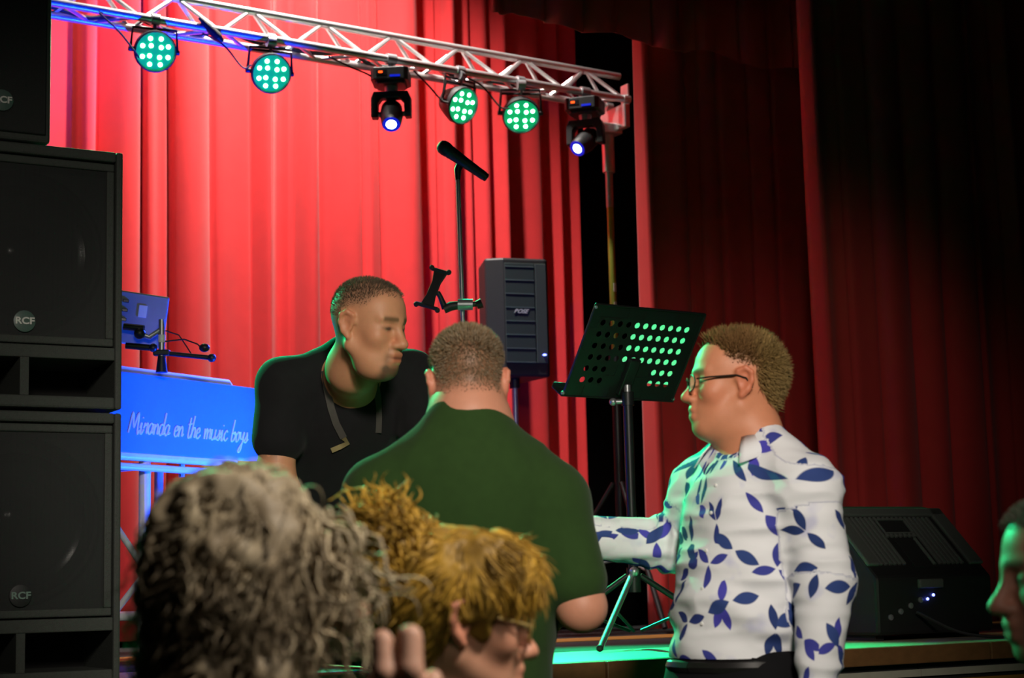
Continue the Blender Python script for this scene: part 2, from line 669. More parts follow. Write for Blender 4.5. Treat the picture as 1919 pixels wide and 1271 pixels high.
val = curtain('valance', fold_path(1.16, 4.3, .19, .09, 57), 2.42, 3.90, 6.2, M_valance,
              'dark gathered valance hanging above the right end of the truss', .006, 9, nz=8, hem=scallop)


# ------------------------------------------------------------------ lighting truss
def truss():
    A, B = S(-2.3, 2.9, 3.848), S(2.22, 2.9, 3.728)
    d = unit(B - A)
    L = np.linalg.norm(B - A)
    org = A.copy()
    t = empty('lighting_truss', A, 'long aluminium triangular lighting truss spanning above the stage', 'truss')
    back = Vv * .17
    top = Vv * .085 + Zv * .150
    ch = (np.zeros(3), back, top)
    for k, c in enumerate(ch):
        ext = (0, -.10, .03)[k]
        MB(org).tube([A + c, B + c + d * ext], .0195, 12).build('chord', M_alu, t, True)
    # diagonal braces, zigzag on the three faces
    proto = {}
    n = 12
    for fi, (p, q) in enumerate(((0, 2), (1, 2), (0, 1))):
        for i in range(n * 2):
            s0 = L * (i / 2 + .02) / n
            s1 = L * ((i + 1) / 2 - .02) / n
            a, b_ = (p, q) if i % 2 == 0 else (q, p)
            P0, P1 = A + ch[a] + d * s0, A + ch[b_] + d * min(s1, L)
            key = (fi, i % 2)
            if key not in proto:
                proto[key] = (MB(P0).tube([P0, P1], .0105, 6).build('brace', M_alu, t, True), P0)
                proto[key][0].location = Vector(P0 - org)
            else:
                again(proto[key][0], t, P0 - org)
    mb = MB(org)
    for c in ch[:2]:
        mb.tube([B + c - d * .01, B + c + d * .03], .024, 12)
    mb.build('end_coupler', M_alu, t, True)
    # bolted end plate with its lugs
    MB(org).box(B + d * .02 + Zv * .035 + Vv * .02, (.012, .07, .10), (d, Vv, Zv)).build('end_plate', M_alu, t, bevel=.003)
    # junction boxes and taped sockets along the lower chord
    return t, A, d


TR, TA, Td = truss()


def tp(u, dv=0, dz=0):
    """a point on the front lower chord at stage u"""
    s = (u + 2.3) / (2.22 + 2.3)
    return S(u, 2.9 + dv, 3.848 + (3.728 - 3.848) * s + dz)


def truss_stand():
    b0 = S(2.16, 2.98, SZ)
    t = empty('truss_stand', b0, 'tall lifting stand carrying the right end of the truss', 'stand')
    topz = 3.60
    MB(b0).tube([S(2.16, 2.98, SZ + .35), S(2.16, 2.98, 2.35)], .024, 14).build('lower_tube', M_black, t, True)
    MB(b0).tube([S(2.16, 2.98, 2.3), S(2.16, 2.98, 3.2)], .0185, 14).build('middle_tube', mat('olive_steel', (.32, .36, .05), .4, .5), t, True)
    MB(b0).tube([S(2.16, 2.98, 3.15), S(2.16, 2.98, 3.52)], .021, 14).build('upper_tube', M_steel, t, True)
    MB(b0).lathe(S(2.16, 2.98, 3.34), Zv, [(0, .02), (0, .034), (.2, .034), (.2, .02)], 14).build('socket', M_alu, t, True)
    mb = MB(b0)
    mb.box(S(2.13, 2.98, 3.575), (.20, .08, .055), SAX)
    mb.box(S(2.21, 2.98, 3.63), (.035, .24, .13), SAX)
    mb.build('support_bracket', M_alu, t, bevel=.006)
    mb = MB(b0)
    mb.tube([S(2.16, 2.98, 3.5) - Uv * .02, S(2.16, 2.98, 3.5) - Uv * .10], .008, 8)
    mb.ball(S(2.06, 2.98, 3.5), .018)
    mb.build('clamp_screw', M_steel, t, True)
    MB(b0).tube([S(2.16, 2.98, 2.28), S(2.16, 2.98, 2.36)], .034, 14).build('collar', M_black, t, True)
    for k in range(4):                                            # perforated inner post, seen as pale marks
        MB(b0).box(S(2.16, 2.98, 2.42 + k * .10) - Vv * .02, (.014, .006, .045), SAX).build('pin_plate', M_strip, t)
    for a in (20, 140, 260):
        dv = Uv * math.cos(R(a)) + Vv * math.sin(R(a))
        f = S(2.16, 2.98, SZ)
        MB(b0).tube([f + Zv * .75 + dv * .03, f + dv * .50 + Zv * .016], .014, 10).build('leg', M_black, t, True)
        MB(b0).tube([f + Zv * .36 + dv * .03, f + dv * .30 + Zv * .30], .009, 8).build('strut', M_steel, t, True)
    return t


truss_stand()


# ------------------------------------------------------------------ stage lamps
def aim(o, d, upref=(0, 0, 1)):
    """turn local +Y to d, keeping local Z near up"""
    y = unit(d)
    x = unit(np.cross(y, upref))
    z = np.cross(x, y)
    o.rotation_euler = Matrix((Vector(x), Vector(y), Vector(z))).transposed().to_euler()


LEDS = [(.66, a) for a in range(20, 380, 45)] + [(.34, a) for a in (50, 140, 230, 320)]


def par_proto():
    t = empty('par_light', (0, 0, 0))
    r = .096
    MB().lathe((0, 0, 0), (0, 1, 0), [(-.10, .02), (-.10, .062), (-.06, .078), (-.01, r), (.022, r), (.026, r - .006), (.016, r - .009)], 28).build('housing', M_blackp, t, True)
    plate = MB().lathe((0, 0, 0), (0, 1, 0), [(.010, .0), (.010, r - .008), (.0165, r - .008), (.0165, .0)], 28).build('lens_plate', M_lensg, t, True)
    led = None
    for (q, a) in LEDS:
        p = (q * r * math.cos(R(a)), .0165, q * r * math.sin(R(a)))
        if led is None:
            led = MB().lathe((0, 0, 0), (0, 1, 0), [(-.002, .0), (-.002, .0105), (.003, .0095), (.005, .006), (.006, 0)], 12).build('led', M_ledg, plate, True)
            led.location = Vector(p)
        else:
            again(led, plate, p)
    for sx in (-1, 1):
        MB().lathe((sx * r * .97, -.02, 0), (sx, 0, 0), [(0, .012), (.022, .012), (.024, .008)], 12).build('knob', M_blackp, t, True)
    return t


def tree(o):
    return [o] + [g for c in o.children for g in tree(c)]


def copy_tree(o, parent=None):
    c = o.copy()
    col.objects.link(c)
    c.parent = parent
    for ch in list(o.children):
        copy_tree(ch, c)
    return c


par0 = par_proto()
PARS = [(-.355, (.36, -.86, -.40), 'green LED par lamp at the left end of the truss', 3.646, 620),
        (.212, (.34, -.84, -.45), 'green LED par lamp second from the left, above the black-shirted man', 3.615, 360),
        (1.231, (.62, -.62, -.42), 'green LED par lamp turned sideways, just right of the mic', 3.579, 250),
        (1.58, (.10, -.75, -.62), 'green LED par lamp facing the hall near the right truss end', 3.569, 1900)]
for i, (u, d, lab, z, en) in enumerate(PARS):
    p = par0 if i == 0 else copy_tree(par0)
    loc = S(u, 2.9, z)
    p.location = Vector(loc)
    aim(p, d)
    tag(p, lab, 'stage light', 'green par lamps on the truss')
    dd = unit(d)
    # the yoke: two arms up to a clamp on the chord
    side = unit(np.cross(dd, Zv))
    c = tp(u)
    M3 = np.array(Matrix(p.rotation_euler.to_matrix()))
    loc3 = lambda q: M3.T @ (np.asarray(q) - loc)
    a1, a2 = loc + side * .108 - dd * .02, loc - side * .108 - dd * .02
    u1 = np.array([*(c + side * .10)[:2], c[2] - .045])
    u2 = np.array([*(c - side * .10)[:2], c[2] - .045])
    y = MB().tube([loc3(a1), loc3(u1), loc3(u2), loc3(a2)], .007, 6).build('yoke', M_black, p)
    cl_ = MB().tube([loc3(c - Td * .02), loc3(c + Td * .02)], .027, 12)
    cl_.tube([loc3(c), loc3(c - Zv * .05)], .009, 8)
    cl_.build('clamp', M_steel, p, True)
    tgt = loc + dd * 4
    light('par_or_rim_beam', 'SPOT', loc + dd * .05, tgt, en, (.0, 1, .36), 35 if i == 3 else 48, .75, .06)


def moving_head(u, z, d, label, energy, target, tilt_yaw):
    loc = S(u, 2.9, z)
    t = empty('moving_head_light', loc, label, 'stage light', 'moving head lamps on the truss')
    aim(t, tilt_yaw)
    M3 = np.array(t.rotation_euler.to_matrix())
    L3 = lambda q: M3.T @ (np.asarray(q, float) - loc)
    X, Y, Z = np.eye(3)
    # base (bevelled slab) hung under the chord
    o8 = [(-.092, -.07), (-.075, -.092), (.075, -.092), (.092, -.07), (.092, .07), (.075, .092), (-.075, .092), (-.092, .07)]
    mb = MB()
    mb.prism(o8, (0, 0, .055), (X, Y, Z), .062)
    mb.prism([(x * .8, y * .8) for x, y in o8], (0, 0, .040), (X, Y, Z), .018)
    bs = mb.build('base', M_blackp, t, bevel=.004)
    MB().box((.035, .0925, .088), (.052, .004, .026)).build('display', M_dial, bs)
    MB().box((.040, .0955, .090), (.020, .003, .010)).build('digits', M_disp, bs)
    MB().box((-.030, .0935, .070), (.05, .004, .010)).build('control_strip', M_ringb, bs)
    MB().lathe((0, 0, .012), Z, [(0, .030), (.03, .034), (.03, 0)], 18).build('swivel', M_steel, t, True)
    mb = MB()                                                     # U-shaped yoke
    arm = [(-.098, -.118), (-.098, -.02), (-.084, .012), (.084, .012), (.098, -.02), (.098, -.118), (.066, -.118), (.064, -.045), (.045, -.022), (-.045, -.022), (-.064, -.045), (-.066, -.118)]
    mb.prism(arm, (0, -.03, 0), (X, Z, Y), .06)
    mb.build('yoke', M_blackp, t, bevel=.005)
    # head
    hc = np.array([0, 0, -.098])
    hd = unit(L3(loc + unit(d)))
    hb = MB().lathe(hc, hd, [(-.085, .012), (-.078, .036), (-.05, .052), (.01, .057), (.05, .052), (.082, .047), (.088, .043), (.083, .036)], 24).build('head', M_blackp, t, True)
    MB().lathe(hc + hd * .080, hd, [(0, .0), (0, .043), (.009, .043), (.009, .033)], 24).build('lens_ring', M_ringb, hb, True)
    MB().lathe(hc + hd * .082, hd, [(0, .0), (0, .031), (.008, .025), (.011, .0)], 20).build('lens', M_ledb, hb, True)
    MB().lathe(hc - (.068, 0, 0), X, [(0, .014), (.136, .014)], 12).build('tilt_axle', M_steel, t, True)
    c = tp(u)
    cm = MB()
    cm.tube([L3(c - Td * .025), L3(c + Td * .025)], .028, 12)
    cm.tube([L3(c), L3(loc + Zv * .115)], .014, 8)
    cm.build('clamp', M_steel, t, True)
    hw = loc + M3 @ (hc + hd * .12)
    light('moving_head_beam', 'SPOT', hw, target, energy, (.02, .07, 1), 17, .5, .03)
    return t


moving_head(.845, 3.585, (.02, -.62, -.72), 'black moving head lamp with white-blue lens hanging mid truss', 120, at(560, 980, 4.9), (-.05, -1, 0))
KEYC = at(330, 800, 6.5)
moving_head(1.97, 3.57, (-.55, -.60, -.60), 'black moving head lamp with blue lens at the right truss end', 1500, KEYC, (-.30, -1, 0))


# ------------------------------------------------------------------ cables on the truss
def cable(pts, label, r=.0045, m=None, name='power_cable'):
    base = np.asarray(pts[0])
    # smooth through the points (Catmull-Rom)
    P = [np.asarray(p, float) for p in pts]
    P = [2 * P[0] - P[1]] + P + [2 * P[-1] - P[-2]]
    out = []
    for i in range(1, len(P) - 2):
        for k in range(8):
            t = k / 8
            out.append(.5 * (2 * P[i] + (P[i + 1] - P[i - 1]) * t + (2 * P[i - 1] - 5 * P[i] + 4 * P[i + 1] - P[i + 2]) * t * t + (3 * P[i] - P[i - 1] - 3 * P[i + 1] + P[i + 2]) * t ** 3))
    out.append(P[-2])
    o = MB(base).tube(out, r, 6).build(name, m or M_rubber, None, True)
    o.location = Vector(base)
    return tag(o, label, 'cable', 'cables along the truss' if 'truss' in label else None)


cable([tp(-.62, -.02, -.02), tp(-.52, -.02, -.10), tp(-.44, -.03, -.20), S(-.47, 2.86, 3.63)], 'thin black cable looping from the truss to the leftmost green lamp')
cable([tp(-.12, .02, -.02), tp(-.02, 0, -.07), tp(.06, -.03, -.17), S(.10, 2.86, 3.63)], 'thin black cable running from the truss to the second green lamp')
cable([tp(.98, .02, -.03), tp(1.05, .0, -.10), tp(1.11, -.02, -.17), S(1.14, 2.86, 3.57)], 'thin black cable drooping from the truss beside the middle moving head')
cable([tp(1.28, .02, -.02), tp(1.36, 0, -.06), tp(1.44, -.03, -.16), S(1.49, 2.86, 3.58)], 'thin black cable from the truss to the rightmost green lamp')
cable([tp(.52, .02, -.03), tp(.62, 0, -.07), tp(.72, -.01, -.10), tp(.78, 0, -.13)], 'thin black cable from the truss into the middle moving head base')
cable([tp(-2.0, .08, .03)] + [tp(-1.9 + .16 * k, .12 + .05 * math.sin(k * 1.9), .018 + .012 * math.cos(k * 2.7)) for k in range(24)], 'long black cable bundle lying inside the truss', .011)
b0 = tp(-.09, -.02, -.012)
pc = empty('cable_connector', b0, 'black cable connector dangling under the truss between two green lamps', 'connector')
MB(b0).tube([b0 - Td * .06 + Zv * .05, b0, b0 + Td * .035 - Zv * .03], [.008, .02, .024], 12).build('shell', M_blackp, pc, True)
MB(b0).tube([b0 + Td * .03 - Zv * .026, b0 + Td * .055 - Zv * .048], [.020, .012], 12).build('cap', M_black, pc, True)


# ------------------------------------------------------------------ loudspeaker stack at the left
def ring(mb, c, ax, w, h, bw, depth):
    """a rectangular frame w x h with border bw in plane (ax0, ax1), depth along ax2"""
    a0, a1, a2 = [np.asarray(q, float) for q in ax]
    for s in (-1, 1):
        mb.box(c + a1 * s * (h - bw) / 2 + a2 * depth / 2, (w, bw, depth), (a0, a1, a2))
        mb.box(c + a0 * s * (w - bw) / 2 + a2 * depth / 2, (bw, h - 2 * bw, depth), (a0, a1, a2))
    return mb


def subwoofer(z0, label, lit):
    uc, hw, v0, H, D = -1.632, .272, .15, .738, .62
    b0 = S(uc, v0 + D / 2, z0)
    t = empty('subwoofer', b0, label, 'loudspeaker', 'stacked subwoofers left of the stage')
    mb = MB(b0)
    sbox(mb, uc - hw, uc - hw + .02, v0, v0 + D, z0, z0 + H)
    sbox(mb, uc + hw - .02, uc + hw, v0, v0 + D, z0, z0 + H)
    sbox(mb, uc - hw + .02, uc + hw - .02, v0, v0 + D, z0 + H - .03, z0 + H)
    sbox(mb, uc - hw + .02, uc + hw - .02, v0, v0 + D, z0, z0 + .034)
    sbox(mb, uc - hw + .02, uc + hw - .02, v0 + D - .02, v0 + D, z0 + .034, z0 + H - .03)
    mb.build('cabinet', M_cab, t, bevel=.006)
    pz = z0 + .138
    mb = MB(b0)
    sbox(mb, uc - hw + .02, uc + hw - .02, v0 + .004, v0 + .3, pz, pz + .036)
    mb.build('shelf', M_cab, t, bevel=.003)
    sbox(MB(b0), uc - .012, uc + .012, v0 + .004, v0 + .28, z0 + .034, pz).build('port_divider', M_cab, t)
    sbox(MB(b0), uc - hw + .02, uc + hw - .02, v0 + .28, v0 + .30, z0 + .034, pz).build('port_back', M_void, t)
    # sunken baffle with the driver, behind a perforated grille
    zc = (pz + .036 + z0 + H - .03) / 2
    gh = z0 + H - .03 - pz - .036
    sbox(MB(b0), uc - hw + .02, uc + hw - .02, v0 + .07, v0 + .085, pz + .036, z0 + H - .03).build('baffle', M_baffle, t)
    c = S(uc, v0 + .068, zc)
    dr = MB(b0).lathe(c, -Vv, [(0, .232), (.012, .232), (.016, .222), (.012, .212), (.018, .200), (.018, .186), (.006, .178)], 48).build('driver', M_cone, t, True)
    MB(b0).lathe(c - Vv * .002, -Vv, [(0, .19), (.010, .18), (.004, .16), (-.0, .10), (.004, .075), (.02, .05), (.026, .02), (.027, 0)], 48).build('cone', M_dial, dr, True)
    mb = MB(b0)
    ring(mb, S(uc, v0 + .03, zc), (Uv, Zv, -Vv), 2 * hw - .045, gh - .008, .022, .02)
    mb.build('grille_frame', M_cab, t, bevel=.004)
    sbox(MB(b0), uc - hw + .043, uc + hw - .043, v0 + .018, v0 + .020, pz + .058, z0 + H - .052).build('grille', M_grille, t)
    bc = S(uc, v0 + .014, z0 + .238)
    bd = MB(b0).lathe(bc, -Vv, [(0, .030), (.004, .030), (.005, .027)], 32).build('badge', M_badge if lit else M_blackp, t, True)  # the unlit badge has its shade painted in: darker disc and print
    lettering('RCF', .026, bc - Vv * .0065, Uv, Zv, 'lettering', M_white if lit else mat('shaded_print', (.20, .30, .26), .5), bd, b0, fit=.052, weight=.0008)
    return t


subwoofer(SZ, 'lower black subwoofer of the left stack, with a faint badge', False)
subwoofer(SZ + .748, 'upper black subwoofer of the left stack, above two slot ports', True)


def top_speaker():
    uc, hw, v0, z0, H = -1.722, .155, .16, SZ + 1.494, .72
    b0 = S(uc, v0 + .2, z0)
    t = empty('loudspeaker', b0, 'black loudspeaker at the top left corner, standing on the subwoofers', 'loudspeaker')
    out = [(-hw, 0), (hw, 0), (hw, .09), (hw * .66, .40), (-hw * .66, .40), (-hw, .09)]
    MB(b0).prism(out, S(uc, v0, z0), (Uv, Vv, Zv), H).build('cabinet', M_cab, t, bevel=.008)
    MB(b0).box(S(uc, v0 - .006, z0 + H / 2), (2 * hw - .03, .012, H - .04), SAX).build('grille', M_grille, t, bevel=.004)
    c = S(uc + .016, v0 - .013, z0 + .105)
    bd = MB(b0).lathe(c, -Vv, [(0, .030), (.004, .030), (.005, .027)], 32).build('badge', M_badge, t, True)
    lettering('RCF', .026, c - Vv * .0065, Uv, Zv, 'lettering', M_white, bd, b0, fit=.05, weight=.0008)
    mb = MB(b0)
    for du in (-.1, .1):
        for dv in (.04, .34):
            mb.lathe(S(uc + du * .9, v0 + dv, z0 - .005), Zv, [(0, .015), (.006, .015)], 12)
    mb.build('rubber_feet', M_rubber, t)


top_speaker()


# ------------------------------------------------------------------ keyboard with banner
KA = R(58)
Kd = np.array([math.cos(KA), math.sin(KA), 0])                    # along the keyboard
Kn = np.array([math.sin(KA), -math.cos(KA), 0])                   # towards the hall
K0 = at(232, 697, 6.3)


def keyboard():
    KAX = (Kd, Kn, Zv)
    c0 = K0 + Kd * .14
    b0 = np.array([c0[0], c0[1], 1.80])
    t = empty('stage_keyboard', b0, 'keyboard seen from behind, its shell rising over a blue-lit banner', 'keyboard')
    bc = K0 + Kd * .10 - Kn * .22
    mb = MB(b0)
    o = [(-.20, .0), (.17, .0), (.19, .025), (.19, .10), (.165, .125), (-.10, .105), (-.20, .06)]
    mb.prism(o, np.array([*(K0 - Kd * .50 - Kn * .22)[:2], 1.865]), (Kn, Zv, Kd), 1.14)
    mb.build('shell', M_keyb, t, bevel=.01)
    mb = MB(b0)
    e0 = np.array([*(K0 - Kd * .5 - Kn * .05)[:2], 1.995])
    mb.tube([e0, e0 + Kd * 1.12, e0 + Kd * 1.135 - Zv * .02], .013, 10)
    mb.build('top_edge', M_white, t, True)
    for k in range(5):
        p = K0 + Kd * (.12 + k * .085) - Kn * .06
        MB(b0).lathe(np.array([p[0], p[1], 1.985]), Zv, [(0, .017), (.022, .015), (.024, .01)], 12).build('knob', M_blackp, t, True)
    for k in range(24):                                           # white keys on the player's side
        p = K0 - Kd * (.42 - k * .04) - Kn * .37
        MB(b0).box(np.array([p[0], p[1], 1.925]), (.037, .12, .012), KAX).build('key', M_white, t)
    return t


keyboard()


SCRIPT = {  # brush-script letters: width and strokes, in units of the x-height
    'M': (1.4, [[(0, 0), (.25, 1.9), (.6, .5), (1.0, 1.9), (1.15, 0), (1.4, .3)]]),
    'i': (.5, [[(0, .5), (.15, 1), (.15, .1), (.3, 0), (.5, .4)], [(.22, 1.4), (.26, 1.5)]]),
    'r': (.6, [[(0, .5), (.12, 1.0), (.2, .8), (.45, 1.0), (.4, .1), (.6, .3)]]),
    'a': (.75, [[(.55, .9), (.25, 1.0), (0, .5), (.2, 0), (.5, .4), (.55, 1.0), (.5, .2), (.75, .3)]]),
    'n': (.7, [[(0, 1), (.05, 0), (.1, .6), (.35, 1), (.5, .7), (.5, .1), (.7, .3)]]),
    'd': (.75, [[(.55, .9), (.2, 1), (0, .5), (.2, 0), (.5, .4), (.65, 2.1), (.5, .2), (.75, .3)]]),
    'e': (.6, [[(0, .45), (.4, .65), (.35, 1), (.08, .8), (.05, .2), (.3, 0), (.6, .35)]]),
    't': (.5, [[(.2, 1.9), (.1, .2), (.3, 0), (.5, .3)], [(-.05, 1.25), (.45, 1.35)]]),
    'h': (.7, [[(.2, 2.1), (0, 0), (.1, .6), (.35, 1), (.5, .7), (.48, .1), (.7, .3)]]),
    'm': (1.0, [[(0, 1), (.05, 0), (.1, .6), (.3, 1), (.4, .7), (.4, 0), (.45, .6), (.7, 1), (.8, .7), (.8, .1), (1, .3)]]),
    'u': (.75, [[(0, 1), (.05, .2), (.25, 0), (.5, .4), (.55, 1), (.52, .1), (.75, .3)]]),
    's': (.6, [[(0, .1), (.3, .6), (.35, 1), (.45, .4), (.3, 0), (.05, .1)], [(.3, 0), (.6, .35)]]),
    'c': (.55, [[(.45, .85), (.25, 1), (0, .5), (.2, 0), (.55, .3)]]),
    'b': (.65, [[(.2, 2.1), (.02, .3), (.2, 0), (.5, .4), (.45, .9), (.2, .8), (.65, .75)]]),
    'o': (.6, [[(.3, 1), (.02, .6), (.15, 0), (.45, .3), (.45, .8), (.25, .95), (.6, .85)]]),
    'y': (.65, [[(0, 1), (.1, .4), (.35, .35), (.55, 1), (.35, -.6), (.1, -1), (0, -.7), (.65, .25)]]),
    ' ': (.55, [])}


def handwriting(text, c, right, upd, width, xh, parent, org):
    total = sum(SCRIPT[q][0] for q in text)
    k = width / total
    x = 0
    mb = MB(org)
    for q in text:
        wq, st = SCRIPT[q]
        for pts in st:
            P = [np.asarray(p, float) for p in pts]
            P = [2 * P[0] - P[1]] + P + [2 * P[-1] - P[-2]]
            out = []
            for i in range(1, len(P) - 2):
                for j in range(5):
                    s = j / 5
                    out.append(.5 * (2 * P[i] + (P[i + 1] - P[i - 1]) * s + (2 * P[i - 1] - 5 * P[i] + 4 * P[i + 1] - P[i + 2]) * s * s + (3 * P[i] - P[i - 1] - 3 * P[i + 1] + P[i + 2]) * s ** 3))
            out.append(P[-2])
            mb.tube([c + right * ((x + p[0]) * k + .22 * p[1] * xh) + upd * p[1] * xh for p in out], .0036, 6)
        x += wq
    return mb.build('lettering', M_white, parent, True)


def banner():
    b0 = np.array([K0[0], K0[1], 1.66])
    t = empty('banner_panel', b0, 'blue-lit fabric banner with white script lettering on the keyboard front', 'banner')
    mid = K0 + Kd * .09 + Kn * .005
    MB(b0).box(np.array([mid[0], mid[1], 1.832]), (1.27, .014, .29), (Kd, Kn, Zv)).build('cloth', M_banner, t, bevel=.004)
    tc = K0 + Kd * .335 + Kn * .0135
    handwriting('Miranda en the music boys', np.array([tc[0], tc[1], 1.758]) - Kd * .325, Kd, Zv, .65, .040, t, b0)


banner()


def keyboard_stand():
    b0 = np.array([*(K0 + Kd * .1 - Kn * .15)[:2], SZ])
    t = empty('keyboard_stand', b0, 'tubular stand with pale rails under the keyboard', 'stand')
    M_tube = mat('white_tube', (.82, .83, .85), .35, 0.)
    for z, dn, r in ((1.675, .0, .016), (1.635, .02, .013)):
        a = K0 - Kd * .45 + Kn * dn
        a[2] = z
        MB(b0).tube([a, a + Kd * 1.05], r, 12).build('rail', M_tube, t, True)
    for s in (-.38, .13, .52):
        for dn in (-.02, -.32):
            a = K0 + Kd * s + Kn * dn
            MB(b0).tube([np.array([a[0], a[1], 1.66]), np.array([a[0], a[1], SZ + .012])], .022 if dn > -.1 else .018, 12).build('leg', M_tube, t, True)
            MB(b0).tube([np.array([a[0], a[1], SZ]), np.array([a[0], a[1], SZ + .03])], .027, 12).build('foot', M_rubber, t, True)
    p, q = K0 - Kd * .2, K0 + Kd * .13
    MB(b0).tube([np.array([p[0], p[1], 1.6]), np.array([q[0], q[1], 1.25])], .012, 10).build('brace', M_tube, t, True)
    p, q = K0 + Kd * .13, K0 - Kd * .2
    MB(b0).tube([np.array([p[0], p[1], 1.27]), np.array([q[0], q[1], SZ + .03])], .012, 10).build('brace', M_tube, t, True)
    for dn in (-.02, -.32):
        a, c = K0 - Kd * .42 + Kn * dn, K0 + Kd * .56 + Kn * dn
        MB(b0).tube([np.array([a[0], a[1], SZ + .16]), np.array([c[0], c[1], SZ + .16])], .016, 10).build('floor_rail', M_tube, t, True)
    a, c = K0 + Kd * .13 - Kn * .02, K0 + Kd * .13 - Kn * .32
    MB(b0).tube([np.array([a[0], a[1], 1.645]), np.array([c[0], c[1], 1.645])], .014, 10).build('cross_bar', M_tube, t, True)
    a, c = K0 - Kd * .3 - Kn * .02, K0 - Kd * .3 - Kn * .40
    MB(b0).box(np.array([*(K0 + Kd * .05 - Kn * .2)[:2], 1.853]), (.9, .3, .02), (Kd, Kn, Zv)).build('tray', M_tube, t)
    for s in (-.38, .52):
        a = K0 + Kd * s - Kn * .2
        MB(b0).tube([np.array([a[0], a[1], 1.63]), np.array([a[0], a[1], 1.845])], .012, 8).build('riser', M_tube, t, True)


keyboard_stand()


def tablet_arm():
    p0 = at(303, 688, 6.36)
    b0 = np.array([p0[0], p0[1], p0[2] - .01])
    t = empty('tablet_mount', b0, 'blue-lit clamp arm with tablet mount rising from the keyboard', 'tablet holder')
    X, Y, Z = np.array([1., 0, 0]), np.array([0, 1., 0]), Zv
    MB(b0).tube([b0 - Z * .01, b0 + Z * .05], [.022, .014], 12).build('foot', M_black, t, True)
    MB(b0).tube([b0 + Z * .04, b0 + Z * .185], .012, 12).build('post', M_steel, t, True)
    MB(b0).tube([b0 + Z * .10, b0 + Z * .128], .0135, 12).build('band', M_white, t, True)
    MB(b0).box(b0 + Z * .062, (.06, .03, .022), (X, Y, Z)).build('clamp', M_black, t, bevel=.005)
    e = at(397, 671, 6.36)
    MB(b0).tube([b0 + Z * .062, e], .009, 10).build('boom', M_black, t, True)
    MB(b0).ball(e, .016).build('boom_end', M_black, t, True)
    MB(b0).ball(at(383, 652, 6.36), (.02, .016, .016)).build('boom_knob', M_black, t, True)
    k = at(262, 625, 6.35)
    MB(b0).tube([b0 + Z * .15, at(280, 632, 6.36), k], .010, 10).build('elbow_arm', M_steel, t, True)
    MB(b0).ball(k, .022).build('ball_joint', M_black, t, True)
    MB(b0).tube([at(232, 612, 6.35), at(270, 616, 6.35)], .013, 10).build('cradle_bar', M_black, t, True)
    MB(b0).tube([at(236, 648, 6.35), at(284, 652, 6.35)], .012, 10).build('cradle_bar', M_black, t, True)
    MB(b0).ball(at(287, 652, 6.34), .016).build('cradle_knob', M_black, t, True)
    c1 = [at(310, 620, 6.36), at(335, 628, 6.38), at(350, 650, 6.38), at(360, 666, 6.36)]
    MB(b0).tube(c1, .0025, 6).build('lead', M_rubber, t, True)
    MB(b0).tube([at(310, 640, 6.36), at(345, 636, 6.36), at(370, 645, 6.36), at(380, 655, 6.36)], .003, 6).build('lead', M_rubber, t, True)
    return t


tablet_arm()


def tablet():
    a, b_, c, d = at(205, 541, 6.38), at(313, 557, 6.44), at(306, 655, 6.44), at(205, 640, 6.38)
    cx = (a + b_ + c + d) / 4
    x = unit(b_ - a)
    y = unit((a - d) - x * ((a - d) @ x))
    z = np.cross(x, y)
    b0 = (c + d) / 2
    t = empty('tablet_computer', b0, 'flat blue-lit tablet computer seen from behind above the keyboard', 'tablet')
    MB(b0).box(cx, (np.linalg.norm(b_ - a), np.linalg.norm(a - d), .012), (x, y, z)).build('case', mat('slate_case', (.30, .31, .33), .5), t, bevel=.006)
    lz = -z if z[1] > 0 else z
    MB(b0).box(cx + x * .015 + y * .03 + lz * .0065, (.03, .045, .002), (x, y, lz)).build('label_patch', M_white, t)
    for k in range(3):
        MB(b0).box(cx - x * .05 + y * (.06 - .035 * k) + lz * .007, (.022, .012, .004), (x, y, lz)).build('vent', M_dial, t, bevel=.002)


tablet()


# ------------------------------------------------------------------ pole-mounted loudspeaker in front of the backdrop
def pole_speaker():
    b0 = S(1.80, 3.45, 2.275)
    t = empty('pole_loudspeaker', b0, 'black loudspeaker with ribbed grille on a pole before the red curtain', 'loudspeaker')
    z0, H, w = 2.275, .635, .345
    yaw = R(-12)
    ax = Uv * math.cos(yaw) + Vv * math.sin(yaw)
    ay = -Uv * math.sin(yaw) + Vv * math.cos(yaw)
    o = [(-.165, -.10), (-.075, -.145), (.165, -.145), (.182, -.12), (.12, .16), (-.12, .16)]
    mb = MB(b0)
    mb.prism(o, S(1.80, 3.45, z0), (ax, ay, Zv), H)
    mb.build('cabinet', M_blackp, t, bevel=.012)
    # grille with cross ribs, a smooth strip at its right
    gc = S(1.80, 3.45, z0) + ax * .012 - ay * .149
    MB(b0).box(gc + Zv * (H / 2 + .02), (.166, .010, H - .10), (ax, ay, Zv)).build('grille', mat('teal_black_grille', (.014, .026, .026), .6, 0, .2, 300), t, bevel=.003)
    for k in range(8):
        MB(b0).box(gc + Zv * (.075 + k * .073) - ay * .006, (.162, .004, .005), (ax, ay, Zv)).build('rib', mat('rib_grey', (.07, .10, .10), .5), t)
    MB(b0).box(gc + ax * .118 + Zv * (H / 2 + .02), (.062, .012, H - .10), (ax, ay, Zv)).build('side_strip', mat('mesh_strip', (.028, .04, .038), .6, 0, .2, 200), t, bevel=.003)
    lettering('BOSE', .03, gc + Zv * .345 - ay * .0075, ax, Zv, 'lettering', M_silver, t, b0, .001, .5, fit=.085, weight=.0006)
    MB(b0).ball(gc + ax * .128 + Zv * .115 - ay * .008, (.011, .008, .005)).build('power_indicator', M_bluedot, t)
    return t


pole_speaker()


